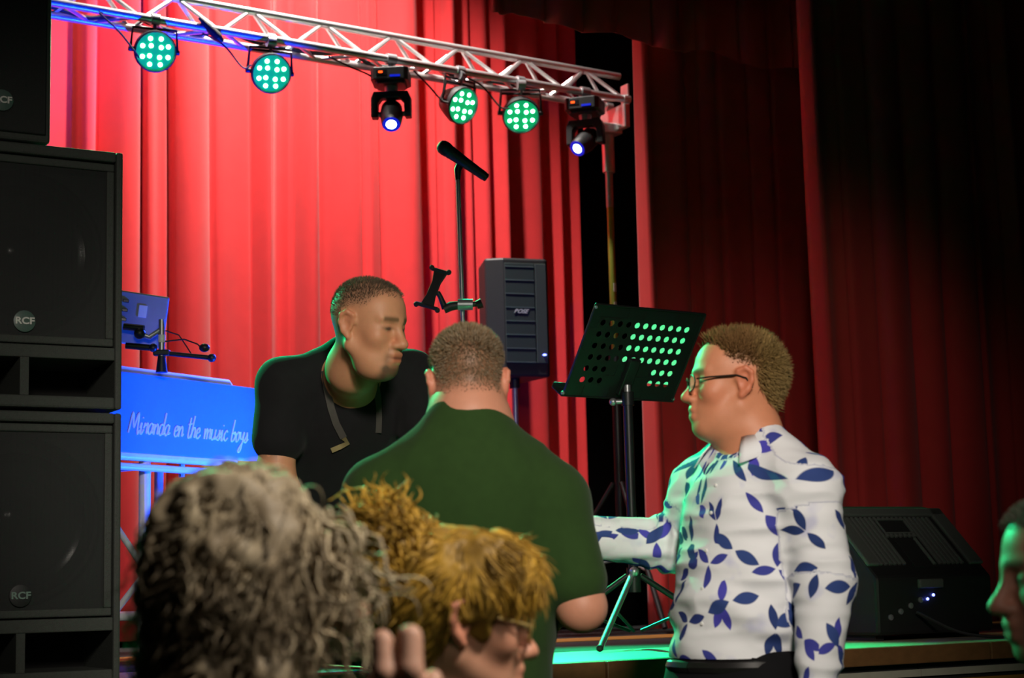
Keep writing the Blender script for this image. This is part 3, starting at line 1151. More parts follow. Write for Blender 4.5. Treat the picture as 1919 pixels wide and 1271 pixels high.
def speaker_pole():
    b0 = S(1.805, 3.42, SZ)
    t = empty('speaker_pole', b0, 'grey steel pole and tripod carrying the ribbed loudspeaker', 'stand')
    MB(b0).tube([b0 + Zv * .25, S(1.805, 3.42, 2.25)], .0165, 12).build('pole', M_steel, t, True)
    MB(b0).tube([S(1.805, 3.42, 2.225), S(1.805, 3.42, 2.275)], .028, 12).build('top_cup', M_black, t, True)
    MB(b0).tube([b0 + Zv * .62, b0 + Zv * .70], .028, 12).build('collar', M_black, t, True)
    for a in (40, 160, 280):
        d = Uv * math.cos(R(a)) + Vv * math.sin(R(a))
        MB(b0).tube([b0 + Zv * .66 + d * .02, b0 + d * .42 + Zv * .014], .012, 8).build('leg', M_black, t, True)


speaker_pole()


# ------------------------------------------------------------------ microphone on its stand, with a tablet clamp
def mic_stand():
    base = S(.235, 1.05, SZ)
    top = at(858, 328, 6.62)
    t = empty('microphone_stand', base, 'slim grey straight microphone stand rising behind the green-shirted man', 'stand')
    mid = base + (top - base) * .55
    MB(base).tube([base + Zv * .015, mid], .012, 12).build('lower_tube', M_black, t, True)
    MB(base).tube([mid, top], .0085, 12).build('upper_tube', M_steel, t, True)
    MB(base).tube([mid - Zv * .03, mid + Zv * .03], .018, 12).build('clutch', M_black, t, True)
    MB(base).lathe(base, Zv, [(0, .13), (.012, .13), (.02, .11), (.022, .02)], 32).build('base_plate', M_black, t, True)
    # clip at the top
    MB(base).tube([top - Zv * .02, top + Zv * .02, at(866, 300, 6.62)], [.010, .014, .016], 12).build('clip', M_black, t, True)
    a, b_ = at(822, 270, 6.60), at(913, 334, 6.62)
    d = unit(b_ - a)
    m = empty('microphone', a, 'black handheld microphone tilted in its clip above the stand', 'microphone')
    MB(a).lathe(a, d, [(0, .010), (.004, .020), (.016, .027), (.032, .0285), (.045, .027), (.050, .024)], 20).build('grille_head', mat('mic_mesh', (.02, .02, .022), .5, .4, .3, 300, bump=.6, bscale=800), m, True)
    MB(a).lathe(a + d * .050, d, [(0, .0255), (.012, .0255), (.014, .024)], 20).build('collar_ring', M_blackp, m, True)
    MB(a).lathe(a + d * .064, d, [(0, .0245), (.04, .022), (.12, .0185), (.15, .018)], 20).build('body', M_blackp, m, True)
    MB(a).lathe(a + d * .205, d, [(0, .0165), (.02, .0165), (.024, .012)], 16).build('end_cap', M_black, m, True)


mic_stand()


def tablet_clamp():
    p = at(872, 571, 6.55)
    t = empty('tablet_clamp', p, 'empty black tablet clamp on a short arm beside the microphone stand', 'tablet holder')
    MB(p).tube([at(858, 571, 6.55), at(886, 571, 6.55)], .021, 14).build('pole_clamp', M_steel, t, True)
    MB(p).tube([at(884, 571, 6.55), at(896, 569, 6.55)], .010, 10).build('screw', M_black, t, True)
    MB(p).tube([at(893, 572, 6.55), at(903, 568, 6.55)], [.016, .019], 8).build('wing_knob', M_black, t, True)
    MB(p).tube([at(862, 572, 6.55), at(845, 574, 6.55), at(832, 580, 6.55)], [.015, .018, .017], 10).build('arm', M_blackp, t, True)
    MB(p).tube([at(834, 578, 6.55), at(825, 556, 6.55), at(820, 548, 6.55)], [.013, .010, .010], 10).build('joint', M_blackp, t, True)
    # the cradle: a plate leaning, with hooked jaws at both ends
    a, b_ = at(825, 510, 6.50), at(800, 572, 6.46)
    y = unit(a - b_)
    x = unit(np.cross(y, (0.15, 1, 0)))
    z = np.cross(x, y)
    c = (a + b_) / 2
    h = np.linalg.norm(a - b_)
    out = [(-.026, -h / 2), (.026, -h / 2), (.018, -h * .2), (.017, h * .2), (.026, h / 2), (-.026, h / 2), (-.017, h * .2), (-.018, -h * .2)]
    MB(p).prism(out, c, (x, y, z), .012).build('back_plate', M_blackp, t, bevel=.003)
    for s, w_ in ((1, .034), (-1, .042)):
        e = c + y * s * (h / 2 + .004)
        MB(p).tube([e - x * w_, e + x * w_], .0075, 8).build('jaw', M_blackp, t, True)
        for q in (-1, 1):
            MB(p).ball(e + x * q * w_ - z * .01 * s, .010).build('jaw_tip', M_rubber, t)


tablet_clamp()


# ------------------------------------------------------------------ music stand
def music_stand():
    a = R(36)
    wv = np.array([math.cos(a), math.sin(a), 0])
    nv = np.array([math.sin(a), -math.cos(a), 0])
    hv = unit(nv * .21 + Zv * .305)
    c = at(1190, 664, 6.5)
    W, H = .525, .375
    base = np.array([c[0] - .01, c[1] + .05, SZ])
    t = empty('music_stand', base, 'black orchestral music stand with a perforated desk seen from behind', 'music stand')
    nrm = np.cross(wv, hv)
    nrm = nrm if nrm[1] < 0 else -nrm
    # desk: a sheet with real round holes, cell by cell
    nx, ny = 13, 8
    cw, chh = W / nx, H / ny
    mb = MB(base)
    K = 12
    for j in range(ny):
        for i in range(nx):
            o = c + wv * (-W / 2 + (i + .5) * cw) + hv * (-H / 2 + (j + .5) * chh)
            low = j in (1, 2) and 4 <= i <= 8
            if j == 0 or j == ny - 1 or i == 0 or i == nx - 1 or low or j == 7:
                mb.add([o + wv * x * cw / 2 + hv * y * chh / 2 for x, y in ((-1, -1), (1, -1), (1, 1), (-1, 1))], [(0, 1, 2, 3)])
                continue
            r = .0125
            sq = [(-1, -1), (0, -1), (1, -1), (1, 0), (1, 1), (0, 1), (-1, 1), (-1, 0)]
            outer = [o + wv * x * cw / 2 + hv * y * chh / 2 for x, y in sq]
            inner = [o + (wv * math.cos(q) + hv * math.sin(q)) * r for q in [R(225 + 45 * k) for k in range(8)]]
            mb.add(outer + inner, [(k, (k + 1) % 8, 8 + (k + 1) % 8, 8 + k) for k in range(8)])
    d = mb.build('desk', M_black, t)
    sd = d.modifiers.new('sheet', 'SOLIDIFY')
    sd.thickness = .0015
    # folded rim and the shelf
    mb = MB(base)
    for s in (-1, 1):
        mb.box(c + wv * s * W / 2, (.006, H, .012), (wv, hv, nrm))
    mb.box(c + hv * H / 2, (W, .006, .012), (wv, hv, nrm))
    mb.build('rim', M_black, t, bevel=.002)
    sc = c - hv * H / 2
    mb = MB(base)
    mb.box(sc - nrm * .030, (W + .02, .006, .07), (wv, hv, nrm))
    mb.box(sc - nrm * .064 + hv * .010, (W + .02, .022, .004), (wv, hv, nrm))
    mb.build('shelf', M_black, t, bevel=.002)
    for q in (-1, 1):
        MB(base).ball(sc + wv * q * (W / 2 + .004) + hv * .01, .008).build('corner_cap', M_steel, t)
    MB(base).ball(c - wv * W / 2 + hv * (H / 2 - .01) + nrm * .006, .006).build('corner_rivet', M_steel, t)
    # bracket behind the desk and the pole
    MB(base).box(c - hv * .09 + nrm * .012, (.05, .15, .02), (wv, hv, nrm)).build('bracket', M_black, t, bevel=.004)
    top = c - hv * .12 + nrm * .02
    px, py = top[0] - .0, top[1]
    P = lambda z, dx=0: np.array([px + dx, py, z])
    MB(base).tube([top, P(1.86), P(1.35)], .0125, 14).build('upper_tube', M_steel, t, True)
    MB(base).tube([P(1.845), P(SZ + .23)], .0185, 14).build('lower_tube', M_black, t, True)
    MB(base).tube([P(1.835), P(1.885)], .024, 14).build('collar', M_black, t, True)
    MB(base).tube([P(1.85), P(1.85, -.05)], .009, 10).build('lock_screw', M_steel, t, True)
    MB(base).ball(P(1.85, -.055), .015).build('lock_knob', M_steel, t, True)
    MB(base).tube([P(SZ + .20), P(SZ + .29)], .026, 14).build('hub', M_black, t, True)
    MB(base).ball(P(SZ + .275) - np.array([0, .03, 0]), .018).build('hub_knob', M_steel, t, True)
    for ang, ln, m in ((-112, .40, M_steel), (-168, .40, M_black), (8, .40, M_black)):
        dv = np.array([math.cos(R(ang)), math.sin(R(ang)), 0])
        MB(base).tube([P(SZ + .26) + dv * .025, P(SZ + .012) + dv * ln], .0115, 10).build('leg', m, t, True)
        MB(base).ball(P(SZ + .013) + dv * ln, .0125).build('foot', M_rubber, t, True)
        MB(base).tube([P(SZ + .06) + dv * .02, P(SZ + .13) + dv * ln * .5], .006, 8).build('strut', M_black, t, True)
    # the sheet lying on the desk, on the player's side
    pc = c + wv * .085 + hv * .03 - nrm * .004
    s0 = pc - hv * .16
    p = MB(s0).box(pc, (.27, .30, .0006), (wv, hv, nrm)).build('sheet_music', M_paper)
    p.location = Vector(s0)
    tag(p, 'white sheet of paper on the music stand, showing through the holes', 'paper')
    return P


music_stand()


# ------------------------------------------------------------------ stage monitor at the right
def monitor():
    u0, u1 = 1.545, 2.125
    b0 = S((u0 + u1) / 2, .62, SZ)
    t = empty('stage_monitor', b0, 'dark grey wedge stage monitor with ribbed panel and handle at right', 'loudspeaker')
    prof = [(.40, SZ + .272), (.625, SZ + .492), (.70, SZ + .510), (.98, SZ + .48), (.98, SZ + .02), (.36, SZ + .02), (.355, SZ + .23)]
    M_mon = mat('charcoal_plastic', (.085, .095, .085), .6, 0, .2, 150, bump=.4, bscale=500)
    M_dk = mat('dark_plastic', (.012, .012, .012), .6, 0, .1, 60)
    # body: outline in (v, z) pushed along u
    mb = MB(b0)
    n = len(prof)
    pts = [S(u0, v, z) for v, z in prof] + [S(u1, v, z) for v, z in prof]
    f = [tuple(range(n - 1, -1, -1)), tuple(range(n, 2 * n))] + [(i, (i + 1) % n, n + (i + 1) % n, n + i) for i in range(n)]
    mb.add(pts, f)
    mb.build('cabinet', M_dk, t, bevel=.012)
    # sloping panel, its axes
    A, B = S(u0, .625, SZ + .492), S(u0, .40, SZ + .272)
    dn = unit(B - A)
    ln = np.linalg.norm(B - A)
    nr = unit(np.cross(dn, Uv))
    nr = nr if nr[2] > 0 else -nr
    ax = (Uv, dn, nr)
    q = lambda uu, dd, h=.0: S(uu, .625, SZ + .492) + dn * dd + nr * h
    W = u1 - u0
    # rim round the panel
    mb = MB(b0)
    mb.box(q((u0 + u1) / 2, .022, .006), (W, .044, .016), ax)
    mb.box(q(u1 - .035, ln / 2, .006), (.07, ln, .016), ax)
    mb.box(q(u0 + .03, ln / 2, .006), (.06, ln, .016), ax)
    mb.build('panel_rim', M_mon, t, bevel=.006)
    # ribs, left open round the handle holes
    for k in range(20):
        uu = u0 + .072 + k * .0225
        if uu > u1 - .085:
            break
        inner = u0 + .205 < uu < u0 + .345
        segs = [(.048, ln - .004)]
        if inner:
            segs = [(.048, .062), (.142, .160)]
        for a_, b_ in segs:
            MB(b0).box(q(uu, (a_ + b_) / 2, .004), (.014, b_ - a_, .012), ax).build('rib', M_mon, t, bevel=.003)
    mb = MB(b0)
    ring(mb, q(u0 + .275, .102, .002), (Uv, dn, nr), .15, .085, .008, .010)
    mb.build('handle_rim', M_mon, t, bevel=.003)
    MB(b0).box(q(u0 + .275, .102, .001), (.135, .07, .004), ax).build('handle_recess', M_void, t)
    mb = MB(b0)
    mb.box(q(u0 + .285, .255, .003), (.12, .15, .010), ax)
    mb.build('handle_slot', M_void, t, bevel=.003)
    MB(b0).tube([q(u0 + .325, .175, .010), q(u0 + .325, .32, .010)], .007, 8).build('grip', M_mon, t, True)
    MB(b0).box(S(u0 + .262, .352, SZ + .205), (.12, .02, .035), SAX).build('grip_lip', M_mon, t, bevel=.006)
    # socket row along the lower front
    for k in range(4):
        MB(b0).lathe(S(u0 + .06 + .05 * k, .356, SZ + .085 + .02 * k), -Vv, [(0, .011), (.006, .011), (.008, .006)], 12).build('control_knob', M_steel, t, True)
    for k in range(2):  # blue reflections on the front, made as small glowing dots
        MB(b0).ball(S(u0 + .245 + .03 * k, .353, SZ + .148 + .014 * k), .0055).build('blue_glint', M_bluedot, t)
    for uu in (u0 + .05, u1 - .05):
        MB(b0).box(S(uu, .66, SZ + .010), (.04, .5, .02), SAX).build('foot', M_rubber, t)


monitor()
o = cable([S(1.72, .34, SZ + .10), S(1.80, .22, SZ + .03), S(1.9, .14, SZ + .006), S(2.05, .10, SZ + .006), S(2.2, .22, SZ + .006), S(2.35, .45, SZ + .006), S(2.5, .30, SZ + .006), S(2.62, .2, SZ + .006), S(2.9, .35, SZ + .006)], 'thin black cable snaking from the wedge monitor over the stage edge', .006, name='monitor_cable')


# ------------------------------------------------------------------ figures: implicit surfaces meshed with surface nets
def v3(*a):
    return np.array(a, float)


class Frame3:
    def __init__(s, T, yaw=0., pitch=0., tilt=0., scale=1.):
        cy, sy, cp, sp = math.cos(R(yaw)), math.sin(R(yaw)), math.cos(R(pitch)), math.sin(R(pitch))
        x = v3(cy * cp, sy * cp, -sp)
        y = v3(-sy, cy, 0)
        z = np.cross(x, y)
        ct, st_ = math.cos(R(tilt)), math.sin(R(tilt))
        y, z = y * ct + z * st_, z * ct - y * st_
        s.R = np.array([x, y, z]).T
        s.T = np.asarray(T, float)
        s.s = scale

    def p(s, q):
        return s.T + s.R @ (np.asarray(q, float) * s.s)

    def inv(s, V):
        return (V - s.T) @ s.R / s.s


def E_(c, r, Rm=None, k=.02, op='u'):
    return ('e', np.asarray(c, float), np.asarray(r, float), np.eye(3) if Rm is None else Rm, k, op)


def C_(a, b, ra, rb=None, k=.02, op='u'):
    return ('c', np.asarray(a, float), np.asarray(b, float), ra, ra if rb is None else rb, k, op)


def grow(pr, g):
    out = []
    for q in pr:
        if q[0] == 'e':
            out.append(('e', q[1], q[2] + g, *q[3:]))
        else:
            out.append(('c', q[1], q[2], q[3] + g, q[4] + g, *q[5:]))
    return out


def pbox(q):
    if q[0] == 'e':
        e = np.sqrt(((q[3] * q[2]) ** 2).sum(1))
        return q[1] - e, q[1] + e
    r = max(q[3], q[4])
    return np.minimum(q[1], q[2]) - r, np.maximum(q[1], q[2]) + r


def implicit(prims, h, smooth=2):
    """returns (verts, quads) of the smooth union/difference of prims"""
    bb = [pbox(q) for q in prims if q[-1] == 'u']
    lo = np.min([q[0] for q in bb], 0) - 4 * h
    hi = np.max([q[1] for q in bb], 0) + 4 * h
    n = np.ceil((hi - lo) / h).astype(int) + 1
    D = np.full(n, .3, np.float32)
    ax = [(lo[i] + h * np.arange(n[i])).astype(np.float32) for i in range(3)]
    for q in prims:
        k, op = q[-2], q[-1]
        a, b_ = pbox(q)
        mg = k + 3 * h
        i0 = np.clip(np.floor((a - mg - lo) / h).astype(int), 0, n)
        i1 = np.clip(np.ceil((b_ + mg - lo) / h).astype(int) + 1, 0, n)
        if (i1 <= i0).any():
            continue
        sl = tuple(slice(i0[i], i1[i]) for i in range(3))
        X = ax[0][sl[0]][:, None, None]
        Y = ax[1][sl[1]][None, :, None]
        Z = ax[2][sl[2]][None, None, :]
        if q[0] == 'e':
            c, r, M = q[1], q[2], q[3]
            dx, dy, dz = X - c[0], Y - c[1], Z - c[2]
            l = [(dx * M[0, i] + dy * M[1, i] + dz * M[2, i]) for i in range(3)]
            k0 = np.sqrt(sum((l[i] / r[i]) ** 2 for i in range(3)))
            k1 = np.sqrt(sum((l[i] / r[i] ** 2) ** 2 for i in range(3)))
            d = k0 * (k0 - 1) / np.maximum(k1, 1e-6)
        else:
            a_, b2, ra, rb = q[1], q[2], q[3], q[4]
            ba = b2 - a_
            L2 = max(ba @ ba, 1e-9)
            dx, dy, dz = X - a_[0], Y - a_[1], Z - a_[2]
            t = np.clip((dx * ba[0] + dy * ba[1] + dz * ba[2]) / L2, 0, 1)
            d = np.sqrt((dx - t * ba[0]) ** 2 + (dy - t * ba[1]) ** 2 + (dz - t * ba[2]) ** 2) - (ra + t * (rb - ra))
        d = d.astype(np.float32)
        cur = D[sl]
        if op == 'u':
            hh = np.maximum(k - np.abs(cur - d), 0) / k
            D[sl] = np.minimum(cur, d) - hh * hh * k * .25
        else:
            d = -d
            hh = np.maximum(k - np.abs(cur - d), 0) / k
            D[sl] = np.maximum(cur, d) + hh * hh * k * .25
    sg = D < 0
    cs = [(i, j, l) for i in (0, 1) for j in (0, 1) for l in (0, 1)]
    sub = lambda A, c: A[c[0]:n[0] - 1 + c[0], c[1]:n[1] - 1 + c[1], c[2]:n[2] - 1 + c[2]]
    cnt = np.zeros(n - 1, np.int8)
    for c in cs:
        cnt += sub(sg, c)
    act = (cnt > 0) & (cnt < 8)
    ii = np.argwhere(act)
    idx = np.full(n - 1, -1, np.int32)
    idx[act] = np.arange(len(ii))
    vals = {c: D[ii[:, 0] + c[0], ii[:, 1] + c[1], ii[:, 2] + c[2]] for c in cs}
    pos = np.zeros((len(ii), 3))
    num = np.zeros(len(ii))
    for c in cs:
        for a in range(3):
            if c[a] == 0:
                c2 = list(c)
                c2[a] = 1
                c2 = tuple(c2)
                va, vb = vals[c], vals[c2]
                m = (va < 0) != (vb < 0)
                t = np.where(m, va / np.where(m, va - vb, 1), 0)
                P = np.tile(np.array(c, float), (len(ii), 1))
                P[:, a] = t
                pos[m] += P[m]
                num[m] += 1
    V = lo + h * (ii + pos / num[:, None])
    F = []
    for a in range(3):
        b_, c = (a + 1) % 3, (a + 2) % 3
        s0 = [slice(None)] * 3
        s1 = [slice(None)] * 3
        s0[a] = slice(0, n[a] - 1)
        s1[a] = slice(1, n[a])
        ch = sg[tuple(s0)] != sg[tuple(s1)]
        e = np.argwhere(ch)
        e = e[(e[:, b_] > 0) & (e[:, c] > 0) & (e[:, b_] < n[b_] - 1) & (e[:, c] < n[c] - 1)]
        inside = sg[e[:, 0], e[:, 1], e[:, 2]]

        def g(db, dc):
            q = e.copy()
            q[:, b_] -= db
            q[:, c] -= dc
            return idx[q[:, 0], q[:, 1], q[:, 2]]
        quad = np.stack([g(1, 1), g(0, 1), g(0, 0), g(1, 0)], 1)
        quad[~inside] = quad[~inside][:, ::-1]
        F.append(quad)
    F = np.concatenate(F)
    F = F[(F >= 0).all(1)]
    ed = np.concatenate([F[:, [0, 1]], F[:, [1, 2]], F[:, [2, 3]], F[:, [3, 0]]])
    for _ in range(smooth):
        acc = np.zeros_like(V)
        w_ = np.zeros(len(V))
        for i in range(3):
            acc[:, i] = np.bincount(ed[:, 0], V[ed[:, 1], i], len(V)) + np.bincount(ed[:, 1], V[ed[:, 0], i], len(V))
        w_ = np.bincount(ed[:, 0], minlength=len(V)) + np.bincount(ed[:, 1], minlength=len(V))
        V = V * .5 + .5 * acc / np.maximum(w_, 1)[:, None]
    return V, F


def normals(V, F):
    fn = np.cross(V[F[:, 2]] - V[F[:, 0]], V[F[:, 3]] - V[F[:, 1]])
    N = np.zeros_like(V)
    for j in range(4):
        for i in range(3):
            N[:, i] += np.bincount(F[:, j], fn[:, i], len(V))
    return N / np.maximum(np.linalg.norm(N, axis=1), 1e-9)[:, None]


def vnoise(P, seed=0):
    """smooth value noise in -1..1"""
    q = np.floor(P).astype(np.int64)
    f = P - q
    f = f * f * (3 - 2 * f)

    def hsh(i, j, k):
        n_ = (i * 374761393 + j * 668265263 + k * 2147483647 + seed * 974634777) & 0xffffffff
        n_ = ((n_ ^ (n_ >> 13)) * 1274126177) & 0xffffffff
        return ((n_ ^ (n_ >> 16)) & 0xffff) / 32767.5 - 1
    r = 0
    for i in (0, 1):
        for j in (0, 1):
            for k in (0, 1):
                wgt = (f[:, 0] if i else 1 - f[:, 0]) * (f[:, 1] if j else 1 - f[:, 1]) * (f[:, 2] if k else 1 - f[:, 2])
                r = r + wgt * hsh(q[:, 0] + i, q[:, 1] + j, q[:, 2] + k)
    return r


def sm(a, b_, x):
    t = np.clip((x - a) / (b_ - a), 0, 1)
    return t * t * (3 - 2 * t)


def quick_mesh(name, V, F, m, parent, org, colr=None, pat=None):
    me = bpy.data.meshes.new(name)
    nv, nf, k = len(V), len(F), F.shape[1]
    me.vertices.add(nv)
    me.vertices.foreach_set('co', (V - np.asarray(org)).astype(np.float32).ravel())
    me.loops.add(nf * k)
    me.loops.foreach_set('vertex_index', F.astype(np.int32).ravel())
    me.polygons.add(nf)
    me.polygons.foreach_set('loop_start', np.arange(0, nf * k, k, dtype=np.int32))
    me.update(calc_edges=True)
    me.shade_smooth()
    if colr is not None:
        a = me.attributes.new('Col', 'FLOAT_COLOR', 'POINT')
        c4 = np.ones((nv, 4), np.float32)
        c4[:, :3] = colr
        a.data.foreach_set('color', c4.ravel())
    if pat is not None:
        a = me.attributes.new('pat', 'FLOAT_VECTOR', 'POINT')
        a.data.foreach_set('vector', pat.astype(np.float32).ravel())
    me.materials.append(m)
    o = bpy.data.objects.new(name, me)
    col.objects.link(o)
    o.parent = parent
    return o


def head_prims(fr, female=False, nose=1., jaw=1.):
    P, s, M = fr.p, fr.s, fr.R
    e = lambda c, r, k=.02, op='u': E_(P(c), np.asarray(r) * s, M, k * s, op)
    c = lambda a, b_, ra, rb=None, k=.02, op='u': C_(P(a), P(b_), ra * s, (ra if rb is None else rb) * s, k * s, op)
    L = [e((-.014, 0, .036), (.098, .077, .086), .02),
         e((.036, 0, .044), (.054, .060, .058), .03),
         e((.034, 0, -.020), (.052, .058, .068), .03),
         e((.034, 0, -.068), (.048 * jaw, .050 * jaw, .042), .03),
         e((.074, 0, -.102), (.019, .021, .016), .022),
         e((.072, 0, -.060), (.026, .032, .030), .02)]
    for y in (-1, 1):
        L += [c((-.005, y * .054 * jaw, -.050), (.066, y * .020, -.100), .017, .014, .03),
              c((.087, y * .010, .026), (.070, y * .045, .028), .0095, .008, .016),
              e((.060, y * .044, -.022), (.020, .018, .018), .03)]
    for y in (-1, 1):
        L += [e((.097, y * .031, .004), (.017, .019, .013), .014, 's'),
              e((.0745, y * .031, .004), (.0125, .0145, .0115), .006),
              c((.0825, y * .018, .011), (.076, y * .046, .009), .0042, .0038, .004),
              c((.0815, y * .018, -.006), (.075, y * .044, -.006), .0038, .0034, .005)]
    L += [c((.086, 0, .018), (.110 + .004 * (nose - 1), 0, -.028), .0075, .0105 * nose, .016),
          e((.112 + .008 * (nose - 1), 0, -.034), (.0125 * nose, .0125 * nose, .0105 * nose), .012)]
    for y in (-1, 1):
        L += [e((.0985, y * .0135 * nose, -.038), (.0125, .0080, .0080), .008)]
    L += [c((.0975, -.014, -.060), (.0975, .014, -.060), .0075, None, .010),
          c((.0950, -.013, -.0770), (.0950, .013, -.0770), .0080, None, .010),
          c((.1075, -.020, -.0685), (.1075, .020, -.0685), .0038, None, .004, 's')]
    # ears
    for y in (-1, 1):
        arc = [(.010, .072, .008), (.006, .080, .026), (-.010, .087, .034), (-.024, .090, .024), (-.026, .088, .004), (-.018, .083, -.016), (-.004, .077, -.030)]
        arc = [(a, y * b_, q) for a, b_, q in arc]
        rr = [.005, .0052, .0055, .0058, .0055, .006, .0075]
        for i in range(6):
            L.append(c(arc[i], arc[i + 1], rr[i], rr[i + 1], .005))
        L.append(e((-.010, y * .078, .004), (.017, .0075, .028), .008))
        L.append(e((-.004, y * .088, .000), (.009, .008, .013), .005, 's'))
    return L


def head_color(loc, skin, hair, hl, fade=.02, brow=None, beard=None, lips=None, amount=1., flush=.0):
    """pigment of a head: hair ground, brows, lips, beard"""
    x, y, z = loc.T
    n = len(x)
    C = np.tile(np.asarray(skin, float), (n, 1))
    blend = lambda m, c: C * (1 - m[:, None]) + np.asarray(c) * m[:, None]
    inhead = (z > -.14)
    # redder ears, nose and cheeks
    red = np.exp(-((x - .105) ** 2 + y ** 2 + (z + .03) ** 2) / .02 ** 2) + .6 * np.exp(-((x - .06) ** 2 + (np.abs(y) - .05) ** 2 + (z + .03) ** 2) / .03 ** 2) + .9 * sm(.074, .082, np.abs(y)) * (np.abs(z) < .05)
    C = blend(np.clip(red * flush, 0, .8) * inhead, np.asarray(skin) * (1.0, .62, .58))
    h = np.interp(x, hl[0], hl[1]) + .004 * vnoise(loc * 140, 3)
    m = sm(0, fade, z - h) * (np.abs(y) < .0775 + .02 * (z > .04)) * amount
    ear = (np.abs(y) > .074) & (np.abs(x + .008) < .03) & (z < .042)
    m = np.where(ear, 0, m) * inhead
    C = blend(m, hair)
    if brow is not None:
        b_ = np.exp(-((z - (.028 - .06 * np.maximum(np.abs(y) - .035, 0))) / .006) ** 2) * sm(.008, .014, np.abs(y)) * (1 - sm(.046, .052, np.abs(y))) * (x > .05)
        C = blend(np.clip(b_ * 1.1, 0, .9), brow)
    # eyes: dark slit and iris
    ey = np.exp(-(((np.abs(y) - .031) / .013) ** 2 + ((z - .003) / .0045) ** 2)) * (x > .07)
    C = blend(np.clip(ey * 1.2, 0, .9), (.05, .035, .03))
    lp = np.exp(-((y / .022) ** 4 + ((z + .069) / .013) ** 4)) * (x > .085)
    C = blend(lp * .7, lips if lips is not None else np.asarray(skin) * (.95, .55, .52))
    mo = np.exp(-((y / .022) ** 4 + ((z + .0685) / .0028) ** 2)) * (x > .08)
    C = blend(mo * .85, (.10, .03, .025))
    if beard is not None:
        bd = sm(-.084, -.100, z) * sm(.05, .085, x) * sm(.046, .028, np.abs(y)) * (z > -.135)
        mu = np.exp(-((z + .049) / .0045) ** 2) * (np.abs(y) < .028) * (x > .085) * .25
        sd = np.exp(-((np.abs(y) - .028) / .007) ** 2) * sm(-.045, -.07, z) * sm(-.11, -.095, z) * sm(.06, .08, x) * .45
        C = blend(np.clip(bd * .85 + mu + sd, 0, .9), beard)
    return C, m


def strands(name, roots, dirs, length, r, n, m, parent, org, colr, bend=None, curl=0., curlf=120., side=3, steps=None):
    """many tapered hairs as one mesh; steps(P, D, t) may steer them"""
    Sn = len(roots)
    pts = np.zeros((Sn, n, 3))
    P = roots.copy()
    Dn = dirs / np.linalg.norm(dirs, axis=1)[:, None]
    ln = np.broadcast_to(length, (Sn,))
    for i in range(n):
        pts[:, i] = P
        P = P + Dn * (ln / (n - 1))[:, None]
        if steps is not None:
            P, Dn = steps(P, Dn, i / (n - 1))
    T = np.gradient(pts, axis=1)
    T /= np.maximum(np.linalg.norm(T, axis=2), 1e-9)[..., None]
    ref = np.where(np.abs(T[..., 2:3]) > .9, np.array([1., 0, 0]), np.array([0, 0, 1.]))
    A = np.cross(T, ref)
    A /= np.maximum(np.linalg.norm(A, axis=2), 1e-9)[..., None]
    B = np.cross(T, A)
    if curl is not None and np.any(curl):
        cu = np.broadcast_to(curl, (Sn,))[:, None]
        ph = rng.uniform(0, 6.28, (Sn, 1)) + np.linspace(0, 1, n)[None, :] * (ln * curlf)[:, None] * rng.uniform(.75, 1.25, (Sn, 1))
        amp = cu * np.minimum(np.linspace(0, 1, n) * 4, 1)[None, :]
        pts = pts + A * (np.cos(ph) * amp)[..., None] + B * (np.sin(ph) * amp)[..., None]
    tt = np.linspace(0, 1, n)
    prof = np.minimum(1, .55 + tt * 3) * np.sqrt(np.maximum(1 - tt ** 2.2, .02))
    rr = np.broadcast_to(r, (Sn,))[:, None] * prof[None, :]
    ang = np.arange(side) * 2 * math.pi / side
    V = pts[:, :, None, :] + rr[:, :, None, None] * (A[:, :, None, :] * np.cos(ang)[None, None, :, None] + B[:, :, None, :] * np.sin(ang)[None, None, :, None])
    base = np.arange(Sn)[:, None, None] * n * side + np.arange(n - 1)[None, :, None] * side + np.arange(side)[None, None, :]
    nx = np.arange(Sn)[:, None, None] * n * side + np.arange(n - 1)[None, :, None] * side + ((np.arange(side) + 1) % side)[None, None, :]
    F = np.stack([base, nx, nx + side, base + side], -1).reshape(-1, 4)
    Cc = np.repeat(colr, n * side, axis=0)
    return quick_mesh(name, V.reshape(-1, 3), F, m, parent, org, Cc)


def torso(neck, shL, shR, pel, fw, g=1., belly=.0):
    """shirt volume: chest, belly, shoulders"""
    sx = unit(np.asarray(shR) - shL)
    up_ = unit(np.asarray(neck) - pel)
    fy = unit(np.asarray(fw) - up_ * (np.asarray(fw) @ up_))
    sx = unit(np.cross(fy, up_))
    M = np.array([sx, fy, up_]).T
    sw = np.linalg.norm(np.asarray(shR) - shL)
    H = np.linalg.norm(np.asarray(neck) - pel)
    at_ = lambda t, f=0.: np.asarray(neck) + (np.asarray(pel) - neck) * t + fy * f
    L = [E_(at_(.36, .01), (sw * .47 * g, .122 * g, H * .36), M, .05),
         E_(at_(.74, .012 + belly * .5), (sw * .40 * g + belly, .118 * g + belly, H * .36), M, .07),
         E_(at_(1.0, .0), (sw * .40 * g + belly * .6, .125 * g + belly * .5, H * .20), M, .06),
         C_(at_(.10, -.012), shL, .058, .066, .06), C_(at_(.10, -.012), shR, .058, .066, .06),
         E_(at_(.22, -.045), (sw * .36, .085, H * .22), M, .05)]
    return L


